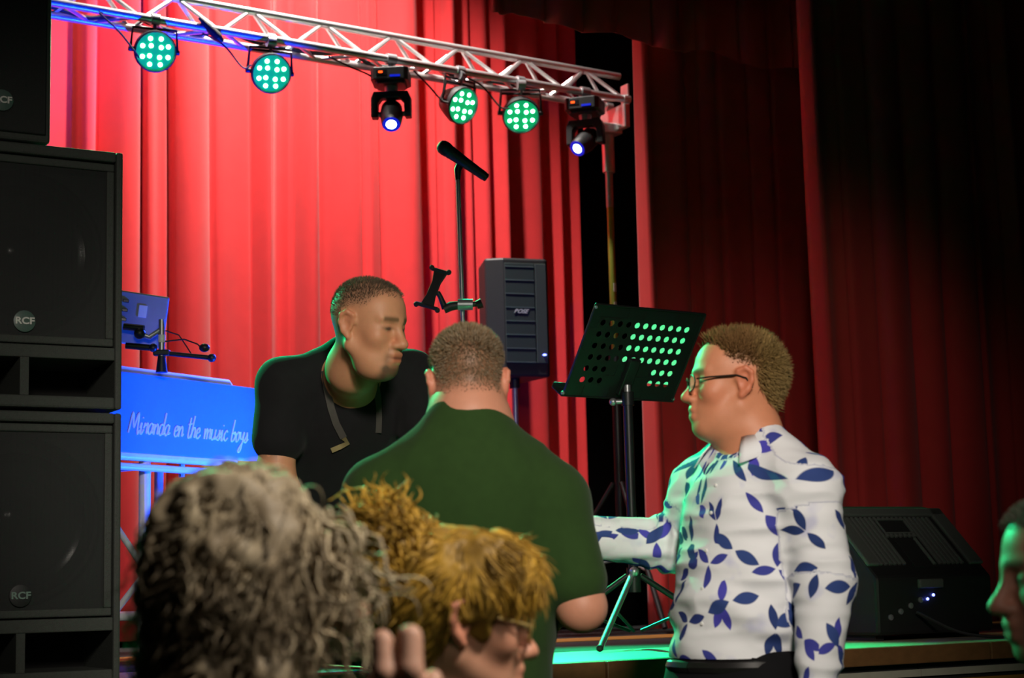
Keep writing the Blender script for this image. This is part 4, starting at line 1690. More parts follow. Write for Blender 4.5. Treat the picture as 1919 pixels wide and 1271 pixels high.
def hand(wrist, d, palm, size=1., curl=.5, side=1, spread=.0):
    """palm and five fingers; d along the hand, palm = palm normal, side = +1 thumb to cross(d, palm)"""
    d = unit(d)
    n = unit(np.asarray(palm) - d * (np.asarray(palm) @ d))
    x = np.cross(d, n) * side
    w_ = np.asarray(wrist, float)
    M = np.array([x, n, d]).T
    s = size
    L = [E_(w_ + d * .048 * s, (.041 * s, .015 * s, .052 * s), M, .012), C_(w_ - d * .03, w_ + d * .03 * s, .027 * s, .026 * s, .015)]
    for i, (ox, ln, r) in enumerate(((.031, .072, .0092), (.0105, .080, .0096), (-.0105, .074, .0090), (-.031, .058, .0080))):
        p = w_ + d * (.088 - .004 * abs(i - 1)) * s + x * ox * s
        a = 0.
        dd = d + x * spread * (1.5 - i) / 3
        for seg, f in ((0, .45), (1, .30), (2, .25)):
            a += curl * (.55, .75, .5)[seg]
            q = p + (unit(dd) * math.cos(a) + n * math.sin(a)) * ln * f * s
            L.append(C_(p, q, r * s * (1 - .08 * seg), r * s * (.94 - .08 * seg), .0035))
            p = q
    p = w_ + d * .022 * s + x * .030 * s + n * .004
    for a, ln, r in ((.75, .042, .0125), (.45, .034, .0105), (.25, .026, .0095)):
        q = p + unit(d * math.cos(a) + x * math.sin(a) + n * .35 * curl) * ln * s
        L.append(C_(p, q, r * s, r * s * .93, .006))
        p = q
    return L


def arm(sh, el, wr, r=(.056, .044, .028)):
    return [C_(sh, el, r[0], r[1], .03), C_(el, np.asarray(el) * .45 + np.asarray(wr) * .55, r[1] * .98, r[1] * .86, .02), C_(np.asarray(el) * .45 + np.asarray(wr) * .55, wr, r[1] * .84, r[2], .03)]


HL_SHORT = ([-.12, -.07, -.045, -.02, .02, .045, .06, .10], [-.055, -.045, -.012, .030, .034, .052, .072, .082])


def wrinkle(V, N, amp, sc, seed=0, stretch=(1, 1, 1)):
    q = V * np.asarray(stretch) * sc
    a = 1 - np.abs(vnoise(q, seed)) * 2
    b_ = vnoise(q * 2.1, seed + 5)
    return V + N * ((a * .7 + b_ * .4) * amp)[:, None]


def legs(pel, fw, hipw, m, parent, org, r=1., waist=None):
    """standing legs in trousers with shoes"""
    sx = np.cross(fw, Zv)
    pr = [E_(pel, waist or (.165 * r, .125 * r, .11), np.array([sx, fw, Zv]).T, .04)]
    sh = []
    for s in (-1, 1):
        hp = pel + sx * s * hipw
        kn = v3(*(pel + sx * s * (hipw + .01) + fw * .015)[:2], .50)
        an = v3(*(pel + sx * s * (hipw + .02) - fw * .01)[:2], .085)
        pr += [C_(hp, kn, .092 * r, .066 * r, .05), C_(kn, an, .066 * r, .052 * r, .03)]
        f = v3(an[0], an[1], 0)
        sh.append([E_(f + Zv * .045 - fw * .02, (.042, .055, .042), np.array([sx, fw, Zv]).T, .02), C_(f + Zv * .036, f + fw * .15 + Zv * .032, .040, .034, .03), C_(f + Zv * .05, f + Zv * .10, .04, .042, .02)])
    V, F = implicit(pr, .010)
    V = wrinkle(V, normals(V, F), .004, 12, 4, (1, 1, 2))
    quick_mesh('trousers', V, F, m, parent, org)
    for q in sh:
        V, F = implicit(q, .007)
        V[:, 2] = np.maximum(V[:, 2], .001)
        quick_mesh('shoe', V, F, M_shoe, parent, org)


def seated(neck, pel, fw, shw, m, parent, org, tm):
    """coarse seated body below the frame: top, thighs, shins, shoes"""
    sx = np.cross(fw, Zv)
    shL, shR = neck - Zv * .06 - sx * shw, neck - Zv * .06 + sx * shw
    pr = torso(neck - Zv * .02, shL, shR, pel, fw, .95)
    for s, q in ((-1, shL), (1, shR)):
        el = q + sx * s * .03 - Zv * .28
        pr += [C_(q, el, .058, .048, .04), C_(el, el + fw * .22 - Zv * .02, .046, .036, .03)]
    V, F = implicit(pr, .010)
    V = wrinkle(V, normals(V, F), .004, 14, 6)
    quick_mesh('top', V, F, m, parent, org)
    pr = [E_(pel, (.17, .13, .11), np.array([sx, fw, Zv]).T, .04)]
    for s in (-1, 1):
        hp = pel + sx * s * .085
        kn = v3(*(pel + sx * s * .10 + fw * .42)[:2], .50)
        an = v3(*(pel + sx * s * .10 + fw * .38)[:2], .09)
        pr += [C_(hp, kn, .085, .062, .05), C_(kn, an, .060, .045, .03)]
        f = v3(an[0], an[1], 0)
        V, F = implicit([E_(f + Zv * .045, (.04, .05, .04), np.array([sx, fw, Zv]).T, .02), C_(f + Zv * .036, f + fw * .14 + Zv * .032, .038, .032, .03)], .008)
        V[:, 2] = np.maximum(V[:, 2], .001)
        quick_mesh('shoe', V, F, M_shoe, parent, org)
    V, F = implicit(pr, .011)
    quick_mesh('trousers', V, F, tm, parent, org)
    return shL, shR


def person(base, label):
    return empty('person', base, label, 'person', 'people in front of and on the stage')


def seen(V, x, y, rad=7):
    """the point of a surface that shows at (x, y) in the photograph"""
    d = V - CAM
    z = d @ fwd
    px = 959.5 + FPX * (d @ rgt) / z
    py = 635.5 - FPX * (d @ upv) / z
    while True:
        m = (px - x) ** 2 + (py - y) ** 2 < rad ** 2
        if m.any():
            i = np.flatnonzero(m)
            return V[i[np.argmin(z[i])]].copy()
        rad *= 1.6


def pick(mask, V, n):
    w_ = np.clip(mask, 0, None)
    return rng.choice(len(V), n, p=w_ / w_.sum())


SK_A = (.62, .29, .155)
SK_C = (.62, .25, .135)


# ---------------------------------------------------------------- man in the black shirt, kneeling on the stage
def man_black():
    base = np.array([*S(-.72, .3, 0)[:2], SZ])
    t = person(base, 'man in a black t-shirt with cropped hair and goatee, leaning down from the stage')
    fr = Frame3(at(691, 613, 4.72), -31, 12, 3, 1.06)
    neck = at(655, 700, 4.98)
    shR, shL = at(534, 722, 4.98), at(768, 708, 5.10)
    fw = unit(v3(.30, -.95, 0))
    pel = at(612, 1005, 5.38)
    pr = torso(neck, shL, shR, pel, fw, 1.06, .03)
    pr += [C_(neck + Zv * .055 + v3(.01, 0, 0), shR, .052, .060, .05), C_(neck + Zv * .05, shL, .050, .060, .05)]
    elR, wrR = at(516, 885, 4.96), at(590, 1040, 4.92)
    elL, wrL = at(806, 860, 5.02), at(742, 1010, 4.94)
    body = head_prims(fr, nose=1.1, jaw=1.12)
    body += [C_(fr.p((-.022, 0, -.02)), fr.p((-.030, 0, -.10)) * .6 + neck * .4, .060, .066, .03),
             C_(fr.p((-.030, 0, -.10)) * .6 + neck * .4, neck + v3(0, .02, -.02), .066, .080, .04),
             E_(fr.p((.030, 0, -.100)), np.array((.045, .048, .035)), fr.R, .04)]
    body += grow(pr, -.010)
    body += arm(shR, elR, wrR, (.060, .052, .031)) + arm(shL, elL, wrL, (.060, .050, .031))
    body += hand(wrR, unit(v3(.5, -.4, -.7)), v3(.3, .5, -.6), 1.0, .5, 1) + hand(wrL, unit(v3(-.5, -.4, -.7)), v3(-.3, .5, -.6), 1.0, .5, -1)
    V, F = implicit(body, .0035, 2)
    loc = fr.inv(V)
    C, m = head_color(loc, SK_A, (.10, .075, .055), HL_SHORT, .045, (.16, .09, .04), (.09, .06, .035), amount=.62, flush=.35)
    # tattoo on the forearm
    a = V - (elR + (shR - elR) * .35)
    tat = sm(.10, .04, np.linalg.norm(a, axis=1)) * (vnoise(V * 45, 9) > -.05) * (V[:, 0] < elR[0] + .012)
    C = C * (1 - .75 * tat[:, None]) + np.array((.07, .07, .05)) * .75 * tat[:, None]
    quick_mesh('body', V, F, M_skin, t, base, C)
    N = normals(V, F)
    i = pick(m * (loc[:, 2] > .02), V, 4200)
    dr = N[i] + fr.R @ v3(.3, 0, .4) + rng.normal(0, .25, (len(i), 3))
    top = sm(.03, .10, loc[i, 2])
    cc = np.array((.13, .095, .065)) * rng.uniform(.6, 1.3, (len(i), 1))
    tag(strands('hair', V[i] - N[i] * .001, dr, .004 + .008 * top, .0007, 3, M_hair, t, base, cc), 'close-cropped brown hair')
    # t-shirt with a round neckline
    sl = [C_(shR, elR * .62 + shR * .38, .076, .074, .03), C_(shL, elL * .62 + shL * .38, .074, .072, .03)]
    cut = [E_(at(664, 664, 4.86), (.078, .13, .088), None, .008, 's')]
    V, F = implicit(pr + sl + cut, .006, 2)
    N = normals(V, F)
    V = wrinkle(V, N, .0045, 11, 2, (1, 1, .5))
    sh = quick_mesh('t_shirt', V, F, M_tee, t, base)
    # neck strap with its buckle
    def ribbon(px, name, w_, m_):
        pts = [seen(V, x, y) - fwd * .006 for x, y in px]
        mb = MB(base)
        v = []
        for k, p in enumerate(pts):
            d = unit(pts[min(k + 1, len(pts) - 1)] - pts[max(k - 1, 0)])
            sd = unit(np.cross(d, fwd)) * w_
            for q in (p - sd, p + sd, p + sd + fwd * .003, p - sd + fwd * .003):
                v.append(q)
        f = [(4 * k + a_, 4 * k + (a_ + 1) % 4, 4 * k + 4 + (a_ + 1) % 4, 4 * k + 4 + a_) for k in range(len(pts) - 1) for a_ in range(4)]
        mb.add(v, f)
        return mb.build(name, m_, t, True)
    ribbon([(614, 690), (618, 730), (624, 770), (634, 800), (648, 826)], 'strap', .010, M_strap)
    ribbon([(710, 716), (713, 750), (714, 790), (713, 815)], 'strap', .010, M_strap)
    ribbon([(648, 826), (655, 836), (640, 843), (625, 849)], 'strap_end', .007, M_brass)
    # trousers, kneeling
    k1, k2 = S(-.86, .10, SZ + .075), S(-.60, .13, SZ + .075)
    a1, a2 = S(-.90, .50, SZ + .06), S(-.60, .52, SZ + .06)
    sx = unit(np.cross(fw, Zv))
    pt = [E_(pel, (.175, .14, .13), np.array([sx, fw, Zv]).T, .04)]
    for kn, an, s in ((k1, a1, .09), (k2, a2, -.09)):
        pt += [C_(pel + sx * s - Zv * .03, kn, .095, .070, .05), C_(kn, an, .068, .055, .03)]
    V, F = implicit(pt, .009)
    V[:, 2] = np.maximum(V[:, 2], SZ + .001)
    quick_mesh('trousers', V, F, M_trous, t, base)
    for an in (a1, a2):
        V, F = implicit([C_(an, an + Vv * .07 + Zv * -.01, .048, .040, .02), C_(an + Vv * .07 - Zv * .01, an + Vv * .19 - Zv * .022, .040, .033, .03)], .008)
        V[:, 2] = np.maximum(V[:, 2], SZ + .001)
        quick_mesh('shoe', V, F, M_shoe, t, base)


man_black()


# ---------------------------------------------------------------- man in the green shirt, back to the camera
def man_green():
    c = at(868, 1271, 3.87)
    base = np.array([c[0], c[1], 0])
    t = person(base, 'man in a dark green t-shirt seen from behind, standing before the stage')
    fr = Frame3(at(876, 724, 3.90), 97, 10, -1, 1.0)
    neck = at(878, 815, 3.86)
    shL, shR = at(712, 934, 3.86), at(1034, 940, 3.88)
    fw = v3(0, 1, 0)
    pel = at(866, 1290, 3.88)
    pr = torso(neck, shL, shR, pel, fw, 1.12, .035)
    pr += [C_(neck + Zv * .035, shL * .92 + neck * .08, .062, .066, .06), C_(neck + Zv * .035, shR * .92 + neck * .08, .062, .066, .06)]
    elR, wrR = at(1090, 1138, 3.84), at(1040, 1128, 4.10)
    elL, wrL = at(660, 1125, 3.84), at(740, 1085, 4.12)
    body = head_prims(fr, jaw=1.1)
    body += [C_(fr.p((-.022, 0, -.02)), fr.p((-.028, 0, -.085)), .062, .067, .03), C_(fr.p((-.028, 0, -.085)), neck + v3(0, .03, -.02), .067, .085, .05)]
    body += grow(pr, -.010)
    body += arm(shR, elR, wrR, (.064, .052, .032)) + arm(shL, elL, wrL, (.064, .052, .032))
    body += hand(wrR, unit(v3(-.35, .9, .05)), v3(-.7, 0, -.6), 1, .5, -1) + hand(wrL, unit(v3(.35, .9, .05)), v3(.7, 0, -.6), 1, .5, 1)
    V, F = implicit(body, .004, 2)
    loc = fr.inv(V)
    C, m = head_color(loc, (.60, .27, .17), (.15, .085, .04), HL_SHORT, .05, amount=.8, flush=.5)
    quick_mesh('body', V, F, M_skin, t, base, C)
    N = normals(V, F)
    i = pick(m * (loc[:, 2] > -.04), V, 7500)
    top = sm(.02, .10, loc[i, 2])
    dr = N[i] * .8 + np.outer(top, fr.R @ v3(.5, 0, .5)) - Zv * .7 * (1 - top)[:, None] + rng.normal(0, .30, (len(i), 3))
    mix = rng.uniform(0, 1, (len(i), 1))
    cc = np.array((.19, .105, .045)) * (1 - mix) + np.array((.30, .24, .16)) * mix
    cc = cc * rng.uniform(.6, 1.3, (len(i), 1))
    tag(strands('hair', V[i] - N[i] * .001, dr, .006 + .017 * top, .0009, 4, M_hair, t, base, cc), 'short tousled reddish-brown hair')
    sl = [C_(shR, elR * .76 + shR * .24, .078, .072, .04), C_(shL, elL * .80 + shL * .20, .080, .070, .04)]
    cut = [E_(fr.p((-.02, 0, -.09)), (.066, .066, .075), None, .006, 's')]
    V, F = implicit(pr + sl + [C_(neck, neck + (fr.p((-.03, 0, -.1)) - neck) * .55, .086, .078, .03)] + cut, .006, 2)
    N = normals(V, F)
    V = wrinkle(V, N, .0065, 7, 12, (1.2, 1, .5))
    # cloth hanging in soft folds towards the sleeve
    quick_mesh('t_shirt', V, F, M_green, t, base)
    legs(v3(pel[0], pel[1], .92), fw, .10, M_trous, t, base, 1.08)


man_green()


# ---------------------------------------------------------------- man in the leaf-print shirt
def spectacles(fr, parent, base, m, mg, lens=(.024, .019)):
    g = empty('spectacles', base)
    g.parent = parent
    g.location = (0, 0, 0)
    mb = MB(base)
    for s in (-1, 1):
        c = (.107, s * .033, -.002)
        ringp = [fr.p((c[0] - .010 * math.cos(a) ** 2 * 0 - .25 * max(s * (lens[0] * math.cos(a)), 0), c[1] + lens[0] * math.cos(a), c[2] + lens[1] * math.sin(a))) for a in np.linspace(0, 2 * math.pi, 21)]
        MB(base).tube(ringp, .0018, 6, False).build('rim', m, g, True)
        MB(base).add([q for q in ringp[:-1]], [tuple(range(20))]).build('lens', mg, g)
        hinge = fr.p((.098, s * (.033 + lens[0]), .006))
        MB(base).tube([hinge, fr.p((.070, s * .070, .010)), fr.p((.010, s * .083, .016)), fr.p((-.012, s * .086, .010)), fr.p((-.028, s * .084, -.012))], .0022, 6).build('temple', m, g, True)
    MB(base).tube([fr.p((.107, -.010, .004)), fr.p((.113, 0, .008)), fr.p((.107, .010, .004))], .0018, 6).build('bridge', m, g, True)
    return g


def man_leaf():
    c = at(1395, 1265, 4.1)
    base = np.array([c[0], c[1], 0])
    t = person(base, 'man in a white shirt printed with blue leaves, in profile with glasses')
    fr = Frame3(at(1376, 724, 4.10), 183, -4, 0, 1.0)
    neck = at(1412, 838, 4.11)
    shL, shR = at(1512, 914, 3.97), at(1318, 918, 4.25)
    sx = unit((shR - shL) * (1, 1, 0))
    fw = v3(-sx[1], sx[0], 0)
    pel = at(1393, 1275, 4.10)
    pr = torso(neck, shL, shR, pel, fw, 1.06, .020)
    pr += [C_(neck + Zv * .05, shL, .046, .056, .05), C_(neck + Zv * .045, shR, .046, .056, .05)]
    elL, wrL = at(1546, 1088, 3.92), at(1532, 1285, 3.86)
    elR, wrR = at(1258, 1022, 4.30), at(1112, 1008, 4.27)
    body = head_prims(fr, nose=1.0, jaw=1.06)
    body += [C_(fr.p((-.024, 0, -.02)), fr.p((-.034, 0, -.10)), .060, .062, .03), C_(fr.p((-.034, 0, -.10)), neck + v3(0, 0, -.03), .062, .070, .04),
             E_(fr.p((.025, 0, -.098)), np.array((.045, .042, .035)), fr.R, .04)]
    body += grow(pr, -.012)
    body += arm(shL, elL, wrL, (.050, .042, .029)) + arm(shR, elR, wrR, (.050, .042, .029))
    body += hand(wrL, unit(v3(-.15, -.15, -1)), v3(-.9, .2, 0), .97, .5, 1) + hand(wrR, unit(v3(-1, .15, .05)), v3(0, .3, -.9), .97, .45, 1)
    V, F = implicit(body, .0035, 2)
    loc = fr.inv(V)
    C, m = head_color(loc, SK_C, (.20, .115, .045), ([-.12, -.07, -.045, -.02, .02, .04, .055, .10], [-.06, -.05, -.012, .032, .038, .062, .082, .096]), .035, (.20, .10, .05), amount=.85, flush=.6)
    quick_mesh('body', V, F, M_skin, t, base, C)
    N = normals(V, F)
    i = pick(m, V, 10000)
    top = sm(.03, .09, loc[i, 2])
    bk = sm(-.01, -.07, loc[i, 0])
    dr = N[i] * .9 + np.outer(top, fr.R @ v3(.0, 0, .6)) + np.outer((1 - top), fr.R @ v3(-.5, 0, -.4)) + rng.normal(0, .42, (len(i), 3))
    cc = np.array((.23, .12, .045))[None] * (1 - bk[:, None]) + np.array((.36, .24, .09))[None] * bk[:, None]
    cc = cc * rng.uniform(.55, 1.25, (len(i), 1))
    tag(strands('hair', V[i] - N[i] * .001, dr, (.008 + .018 * np.maximum(top, bk * .9)) * rng.uniform(.6, 1.3, len(i)), .0010, 4, M_hair, t, base, cc), 'short ginger-blond hair')
    spectacles(fr, t, base, M_frame, M_glass)
    # shirt: body, sleeves, cuffs
    mL, mR = elL * .5 + wrL * .5, elR * .5 + wrR * .5
    sl = [C_(shL, elL, .061, .060, .05), C_(elL, wrL, .060, .046, .03),
          C_(shR, elR, .061, .058, .05), C_(elR, wrR, .058, .050, .03)]
    cut = [E_(fr.p((-.024, 0, -.105)), (.070, .070, .055), None, .006, 's'), E_(neck + fw * .075 + Zv * .035, (.05, .05, .06), None, .008, 's')]
    # the hem is tucked in
    V, F = implicit(pr + sl + cut, .0055, 2)
    N = normals(V, F)
    # which limb a vertex belongs to, for the run of the print and the folds
    def seg(a, b_):
        ba = b_ - a
        tt = np.clip(((V - a) @ ba) / (ba @ ba), 0, 1)
        d = V - a - tt[:, None] * ba
        return np.linalg.norm(d, axis=1), tt * np.linalg.norm(ba), d
    up_ = unit(neck - pel)
    rel = V - pel
    th = np.arctan2(rel @ sx, rel @ fw)
    pat = np.stack([th * .165, rel @ up_, 0 * th], 1)
    isarm = np.zeros(len(V), bool)
    for (a, b_, off) in ((shL, elL, 1.0), (elL, wrL, 2.0), (shR, elR, 3.0), (elR, wrR, 4.0)):
        d, l, dv = seg(a, b_)
        e1, e2, _ = frame(b_ - a, (.3, .8, .2))
        ph = np.arctan2(dv @ e2, dv @ e1)
        ok = (d < .086) & (l > .055 if off in (1., 3.) else l > .0)
        ok &= ~((off in (1., 3.)) & (rel @ up_ > np.linalg.norm(neck - pel) * .84))
        pat[ok] = np.stack([ph * .062 + off, l, 0 * l], 1)[ok]
        isarm |= ok
    tp_ = (N @ up_ > .55) & (rel @ up_ > np.linalg.norm(neck - pel) * .6)
    pat[tp_] = np.stack([rel @ sx + 7, rel @ fw, 0 * th], 1)[tp_]
    # folds: drawn diagonally over the waist, ringed on the sleeves
    V2 = wrinkle(V, N, .0075, 13, 21, (.7, .7, 2.0))
    dgl = (V @ v3(.35, .2, .9)) * 62 + 1.8 * vnoise(V * 7, 4)
    amp = .0070 * sm(.42, .10, rel @ up_) * ~isarm
    V2 = V2 + N * (np.sin(dgl) * amp)[:, None]
    d, l, _ = seg(elR, wrR)
    V2 = V2 + N * (np.sin(l * 150 + 2 * vnoise(V * 12, 8)) * .0045 * sm(.09, .02, l) * (d < .08) * (l > 0))[:, None]
    F = F[((V2[F][:, :, 2] > 1.008).any(1)) | isarm[F].any(1)]
    sh = quick_mesh('shirt', V2, F, M_leaf, t, base, None, pat)
    # turned-down collar, open at the throat
    nc = fr.p((-.030, 0, -.106))
    ax_f, ax_s = fw, sx
    up_n = unit(fr.p((-.024, 0, -.02)) - neck)
    v, pt2 = [], []
    K = 40
    rows = 5
    for k in range(K + 1):
        a = R(38 + (360 - 76) * k / K)                      # from one point, round the nape, to the other
        ff = math.cos(a)
        dirv = ax_f * math.cos(a) + ax_s * math.sin(a)
        back = (1 - ff) / 2
        endk = max(0, 1 - min(k, K - k) / 7)
        topp = nc + dirv * (.071 + .004 * back) + Zv * (.030 * back - .022 * (1 - back))
        low = nc + dirv * (.108 + .016 * endk) + Zv * (-.026 * back - .062 * (1 - back) - .022 * endk)
        bandp = nc + dirv * .068 - Zv * (.035 + .03 * (1 - back))
        for j, p in enumerate((bandp, topp * .35 + bandp * .65 - dirv * .001, topp, topp * .5 + low * .5 + dirv * .006, low)):
            v.append(p)
            pt2.append((a * .08 + 5.3, -.02 * j, 0))
    f = [(k * rows + j, (k + 1) * rows + j, (k + 1) * rows + j + 1, k * rows + j + 1) for k in range(K) for j in range(rows - 1)]
    co = quick_mesh('collar', np.array(v), np.array(f), M_leaf, sh, base, None, np.array(pt2))
    sd = co.modifiers.new('cloth', 'SOLIDIFY')
    sd.thickness = .003
    # button placket and cuffs
    pts = [seen(V2, x, y) for x, y in ((1338, 905), (1328, 960), (1318, 1030), (1312, 1100), (1310, 1170))]
    for p in pts:
        MB(base).lathe(p + unit(p - pel) * .001, unit((p - (neck + pel) / 2) * (1, 1, 0)), [(0, .0042), (.002, .0042), (.003, .003)], 12).build('button', M_white, sh, True)
    d_ = unit(wrR - elR)
    MB(base).tube([wrR - d_ * .055, wrR - d_ * .01, wrR], [.0535, .0525, .049], 24).build('cuff', mat('white_cotton', (.78, .79, .82), .8), sh, True)
    legs(v3(pel[0], pel[1], .93) + fw * .012, fw, .09, M_trous, t, base, 1.12, (.182, .160, .125))
    bl = [v3(*(pel + fw * (.012 + .142 * math.cos(a)) + sx * .164 * math.sin(a))[:2], .985) for a in np.linspace(0, 2 * math.pi, 33)]
    MB(base).tube(bl, .016, 8, False).build('belt', M_shoe, t, True)


man_leaf()


# ---------------------------------------------------------------- seated woman with curly hair
def fall(fr, ctr, rad, g, out):
    """steer hair: bend down, stay outside an ellipsoid round the head"""
    def f(P, D, t):
        D = D + np.array([0, 0, -g]) + rng.normal(0, out, D.shape)
        D /= np.linalg.norm(D, axis=1)[:, None]
        l = fr.inv(P) - ctr
        k = np.sqrt(((l / rad) ** 2).sum(1))
        ins = k < 1
        n = (l / rad ** 2) @ fr.R.T
        n /= np.maximum(np.linalg.norm(n, axis=1), 1e-9)[:, None]
        P = np.where(ins[:, None], fr.T + ((l / np.maximum(k, .2)[:, None] + ctr) * fr.s) @ fr.R.T, P)
        dn = (D * n).sum(1)
        D = np.where((ins & (dn < 0))[:, None], D - n * dn[:, None], D)
        return P, D
    return f


def curly_woman():
    c = at(470, 1271, 2.1)
    base = np.array([c[0], c[1], 0])
    t = person(base, 'seated woman with long curly ash-blond hair in the foreground, hand raised')
    fr = Frame3(at(462, 1064, 2.10), 42, 4, 0, .95)
    neck = fr.p((-.03, 0, -.17))
    fw = unit(v3(-.35, 1, 0))
    pel = v3(neck[0] - .04, neck[1] - .02, .56)
    shL, shR = seated(neck, pel, fw, .17, M_knit2, t, base, M_trous)
    # right arm lifted, fingers up beside the face
    wr = at(742, 1400, 1.93)
    el = v3(wr[0] - .01, wr[1] - .05, wr[2] - .22)
    body = head_prims(fr, female=True, nose=.95, jaw=.95)
    body += [C_(fr.p((-.02, 0, -.02)), neck, .050, .056, .03), E_(neck - Zv * .09, (.15, .08, .09), None, .05)]
    body += arm(shR, el, wr, (.044, .038, .025))
    up_ = unit(v3(.03, .02, 1))
    palm = unit(v3(-.1, 1, .05))
    x = np.cross(up_, palm)
    M = np.array([x, palm, up_]).T
    body += [E_(wr + up_ * .046, (.040, .016, .050), M, .012), C_(wr - up_ * .03, wr + up_ * .03, .026, .025, .015)]
    for (px0, px1, py1, r) in ((722, 716, 1189, .0128), (768, 768, 1181, .0150), (806, 812, 1262, .0110), (690, 668, 1300, .0100)):
        a = wr + up_ * .078 + x * 0
        a = at(px0, 1335, 1.93)
        m_ = at((px0 + px1) / 2, (1335 + py1) / 2, 1.915)
        b_ = at(px1, py1 + r * 900, 1.925)
        body += [C_(a, m_, r * 1.05, r, .004), C_(m_, b_, r, r * .95, .004)]
    body += [C_(at(700, 1380, 1.93), at(655, 1345, 1.92), .013, .011, .008), C_(at(655, 1345, 1.92), at(640, 1310, 1.92), .011, .0095, .006)]
    V, F = implicit(body, .0035, 2)
    loc = fr.inv(V)
    C, m = head_color(loc, (.60, .33, .23), (.25, .2, .13), HL_SHORT, .02, (.25, .18, .1), flush=.4)
    quick_mesh('body', V, F, M_skin, t, base, C)
    # hair: a full mass with curls over it
    pr = [E_(fr.p((-.016, 0, .034)), np.array((.101, .085, .094)), fr.R, .03),
          C_(fr.p((-.035, .0, -.02)), fr.p((-.040, .0, -.20)), .078, .086, .06),
          C_(fr.p((-.020, .050, .0)), fr.p((-.02, .062, -.20)), .040, .048, .05),
          C_(fr.p((-.005, -.052, .0)), fr.p((-.005, -.066, -.20)), .034, .042, .05)]
    V, F = implicit(pr, .007, 2)
    N = normals(V, F)
    V2 = V + N * (.011 * vnoise(V * (34, 34, 24), 3) + .006 * vnoise(V * 70, 5))[:, None]

    def tone(P):
        n_ = vnoise(P * 30, 14)
        l = np.clip(.45 + .35 * n_, 0, 1)[:, None]
        return np.array((.14, .10, .06)) * (1 - l) + np.array((.46, .38, .25)) * l
    hb = quick_mesh('hair', V2, F, M_hair, t, base, tone(V2))
    i = rng.choice(len(V2), 4600)
    rt = V2[i]
    top = sm(.06, .13, fr.inv(rt)[:, 2])
    dr = N[i] * .12 - Zv * 1.0 + rng.normal(0, .25, (len(i), 3))
    cc = tone(rt) * rng.uniform(.6, 1.5, (len(i), 1))
    st = strands('hair_locks', rt - N[i] * .003, dr, rng.uniform(.035, .10, len(i)), rng.uniform(.0009, .0022, len(i)), 15, M_hair, hb, base, cc, curl=rng.uniform(.004, .010, len(i)), curlf=125, side=3,
                 steps=fall(fr, v3(-.016, 0, .03), v3(.102, .087, .096), .10, .06))
    tag(st, kind='stuff')
    # loose wisps towards the cheek
    k = 160
    l0 = np.stack([rng.uniform(.00, .085, k), rng.uniform(-.082, -.06, k), rng.uniform(-.03, .08, k)], 1)
    rt = fr.T + (l0 * fr.s) @ fr.R.T
    dr = fr.R @ v3(.25, -.5, -.7) + rng.normal(0, .3, (k, 3))
    st = strands('hair_wisps', rt, dr, rng.uniform(.08, .15, k), rng.uniform(.0016, .0034, k), 16, M_hair, hb, base, tone(rt) * rng.uniform(.8, 1.8, (k, 1)), curl=rng.uniform(.005, .012, k), curlf=95, side=4,
                 steps=fall(fr, v3(-.016, 0, .0), v3(.100, .085, .13), .06, .08))
    tag(st, kind='stuff')


curly_woman()


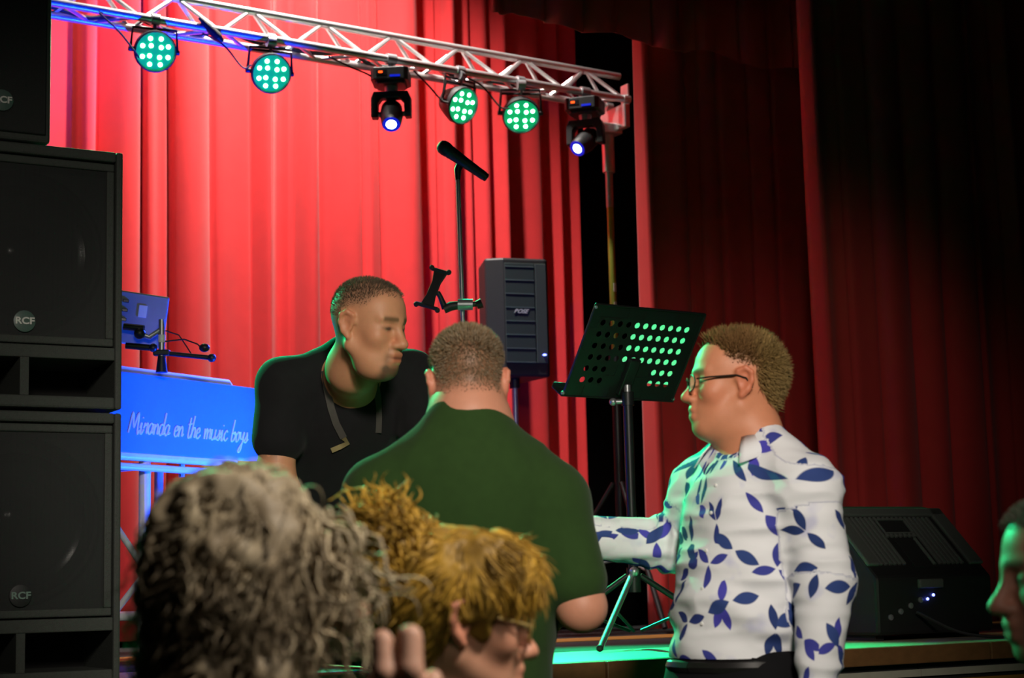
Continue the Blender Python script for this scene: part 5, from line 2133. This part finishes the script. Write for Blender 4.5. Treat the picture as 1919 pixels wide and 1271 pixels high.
# ---------------------------------------------------------------- seated woman with golden hair and glasses
def golden_woman():
    c = at(862, 1271, 2.6)
    base = np.array([c[0], c[1], 0])
    t = person(base, 'seated woman in profile with golden-brown hair in a bun and glasses')
    fr = Frame3(at(862, 1168, 2.60), 10, 7, 0, .95)
    neck = fr.p((-.03, 0, -.17))
    fw = unit(v3(.55, .83, 0))
    pel = v3(neck[0] + .03, neck[1] + .03, .55)
    seated(neck, pel, fw, .165, M_knit, t, base, M_trous)
    body = head_prims(fr, female=True, nose=1.05, jaw=.95)
    body += [C_(fr.p((-.02, 0, -.02)), neck, .050, .056, .03), E_(neck - Zv * .09, (.13, .075, .09), None, .05)]
    V, F = implicit(body, .0035, 2)
    loc = fr.inv(V)
    C, m = head_color(loc, (.60, .30, .19), (.28, .17, .04), HL_SHORT, .02, (.25, .15, .06), flush=.6)
    quick_mesh('body', V, F, M_skin, t, base, C)
    spectacles(fr, t, base, M_gold, M_glass, (.024, .020))
    # hair: cap swept over the brow, back and bun
    pr = [E_(fr.p((-.020, 0, .052)), np.array((.104, .090, .092)), fr.R, .03),
          E_(fr.p((.058, -.006, .088)), np.array((.060, .070, .046)), fr.R, .04),
          E_(fr.p((.078, -.028, .068)), np.array((.036, .036, .030)), fr.R, .03),
          E_(fr.p((-.060, 0, -.005)), np.array((.050, .068, .075)), fr.R, .04),
          C_(fr.p((.020, -.074, .050)), fr.p((.030, -.072, -.012)), .020, .011, .02)]
    bun = fr.p((-.128, -.010, .108))
    pr += [E_(bun, (.062, .06, .062), None, .02), C_(bun, fr.p((-.075, 0, .06)), .035, .05, .03)]
    V, F = implicit(pr, .0055, 2)
    N = normals(V, F)
    V2 = V + N * (.006 * vnoise(V * (40, 40, 40), 3) + .004 * vnoise(V * 85, 5))[:, None]

    def tone(P):
        l = np.clip(.5 + .45 * vnoise(P * 34, 31), 0, 1)[:, None]
        return np.array((.10, .055, .012)) * (1 - l) + np.array((.52, .30, .035)) * l
    hb = quick_mesh('hair', V2, F, M_hair, t, base, tone(V2))
    # combed locks along the head: from the crown forwards and down
    dist = np.linalg.norm(V2 - bun, axis=1)
    l_ = fr.inv(V2)
    cap = np.flatnonzero((dist > .085) & ((l_[:, 2] > .055) | (l_[:, 0] < -.02)))
    i = cap[rng.integers(0, len(cap), 3000)]
    l = fr.inv(V2[i])
    flow = np.stack([.75 - 1.0 * sm(.035, .085, l[:, 0]) - 1.5 * sm(.02, -.05, l[:, 0]), -.05 * np.ones(len(i)), -.65 - .5 * sm(.09, .03, l[:, 2])], 1) @ fr.R.T
    flow -= N[i] * ((flow * N[i]).sum(1) * .85)[:, None]
    dr = flow + rng.normal(0, .09, (len(i), 3))
    cc = tone(V2[i]) * rng.uniform(.55, 1.7, (len(i), 1))
    st = strands('hair_locks', V2[i] - N[i] * .003, dr, rng.uniform(.03, .060, len(i)), rng.uniform(.0008, .0020, len(i)), 12, M_hair, hb, base, cc, curl=rng.uniform(.001, .004, len(i)), curlf=70, side=4,
                 steps=fall(fr, v3(-.016, 0, .05), v3(.100, .088, .090), .015, .04))
    tag(st, kind='stuff')
    bi = np.flatnonzero(dist < .085)
    i = bi[rng.integers(0, len(bi), 520)]
    tg = np.cross(N[i], unit(v3(.3, .9, .2)))
    cc = tone(V2[i]) * rng.uniform(.5, 1.8, (len(i), 1))
    st = strands('bun_curls', V2[i] - N[i] * .004, tg + N[i] * .25 + rng.normal(0, .4, (len(i), 3)), rng.uniform(.03, .07, len(i)), rng.uniform(.0016, .0036, len(i)), 14, M_hair, hb, base, cc, curl=rng.uniform(.005, .011, len(i)), curlf=150, side=4)
    tag(st, kind='stuff')


golden_woman()


# ---------------------------------------------------------------- man at the right edge of the frame
def edge_man():
    c = at(2003, 1271, 2.72)
    base = np.array([c[0], c[1], 0])
    t = person(base, 'shadowed man in profile cut off by the right edge of the frame')
    fr = Frame3(at(2004, 1085, 2.72), 181, 3, 0, 1.02)
    neck = fr.p((-.03, 0, -.18))
    fw = unit(v3(-.5, .86, 0))
    pel = v3(neck[0] + .05, neck[1] - .02, .56)
    seated(neck, pel, fw, .19, M_dshirt, t, base, M_trous)
    body = head_prims(fr, nose=1.12, jaw=1.05)
    body += [C_(fr.p((-.02, 0, -.02)), neck, .058, .064, .03), E_(neck - Zv * .09, (.15, .085, .09), None, .05)]
    V, F = implicit(body, .0035, 2)
    loc = fr.inv(V)
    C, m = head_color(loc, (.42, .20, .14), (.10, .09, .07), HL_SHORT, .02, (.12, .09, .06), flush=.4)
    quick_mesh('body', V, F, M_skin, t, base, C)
    N = normals(V, F)
    i = pick(m, V, 3500)
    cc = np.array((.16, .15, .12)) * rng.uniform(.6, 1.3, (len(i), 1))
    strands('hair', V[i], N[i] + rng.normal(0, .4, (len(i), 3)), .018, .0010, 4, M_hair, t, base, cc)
    nc = fr.p((-.02, 0, -.135))
    pts = [nc + (fr.R @ v3(math.cos(a) * .075, math.sin(a) * .075, -.020 + .02 * -math.cos(a))) for a in np.linspace(.35, 2 * math.pi - .35, 25)]
    MB(base).tube(pts, [.010] + [.017] * 23 + [.010], 10).build('collar', M_wshirt, t, True)


edge_man()
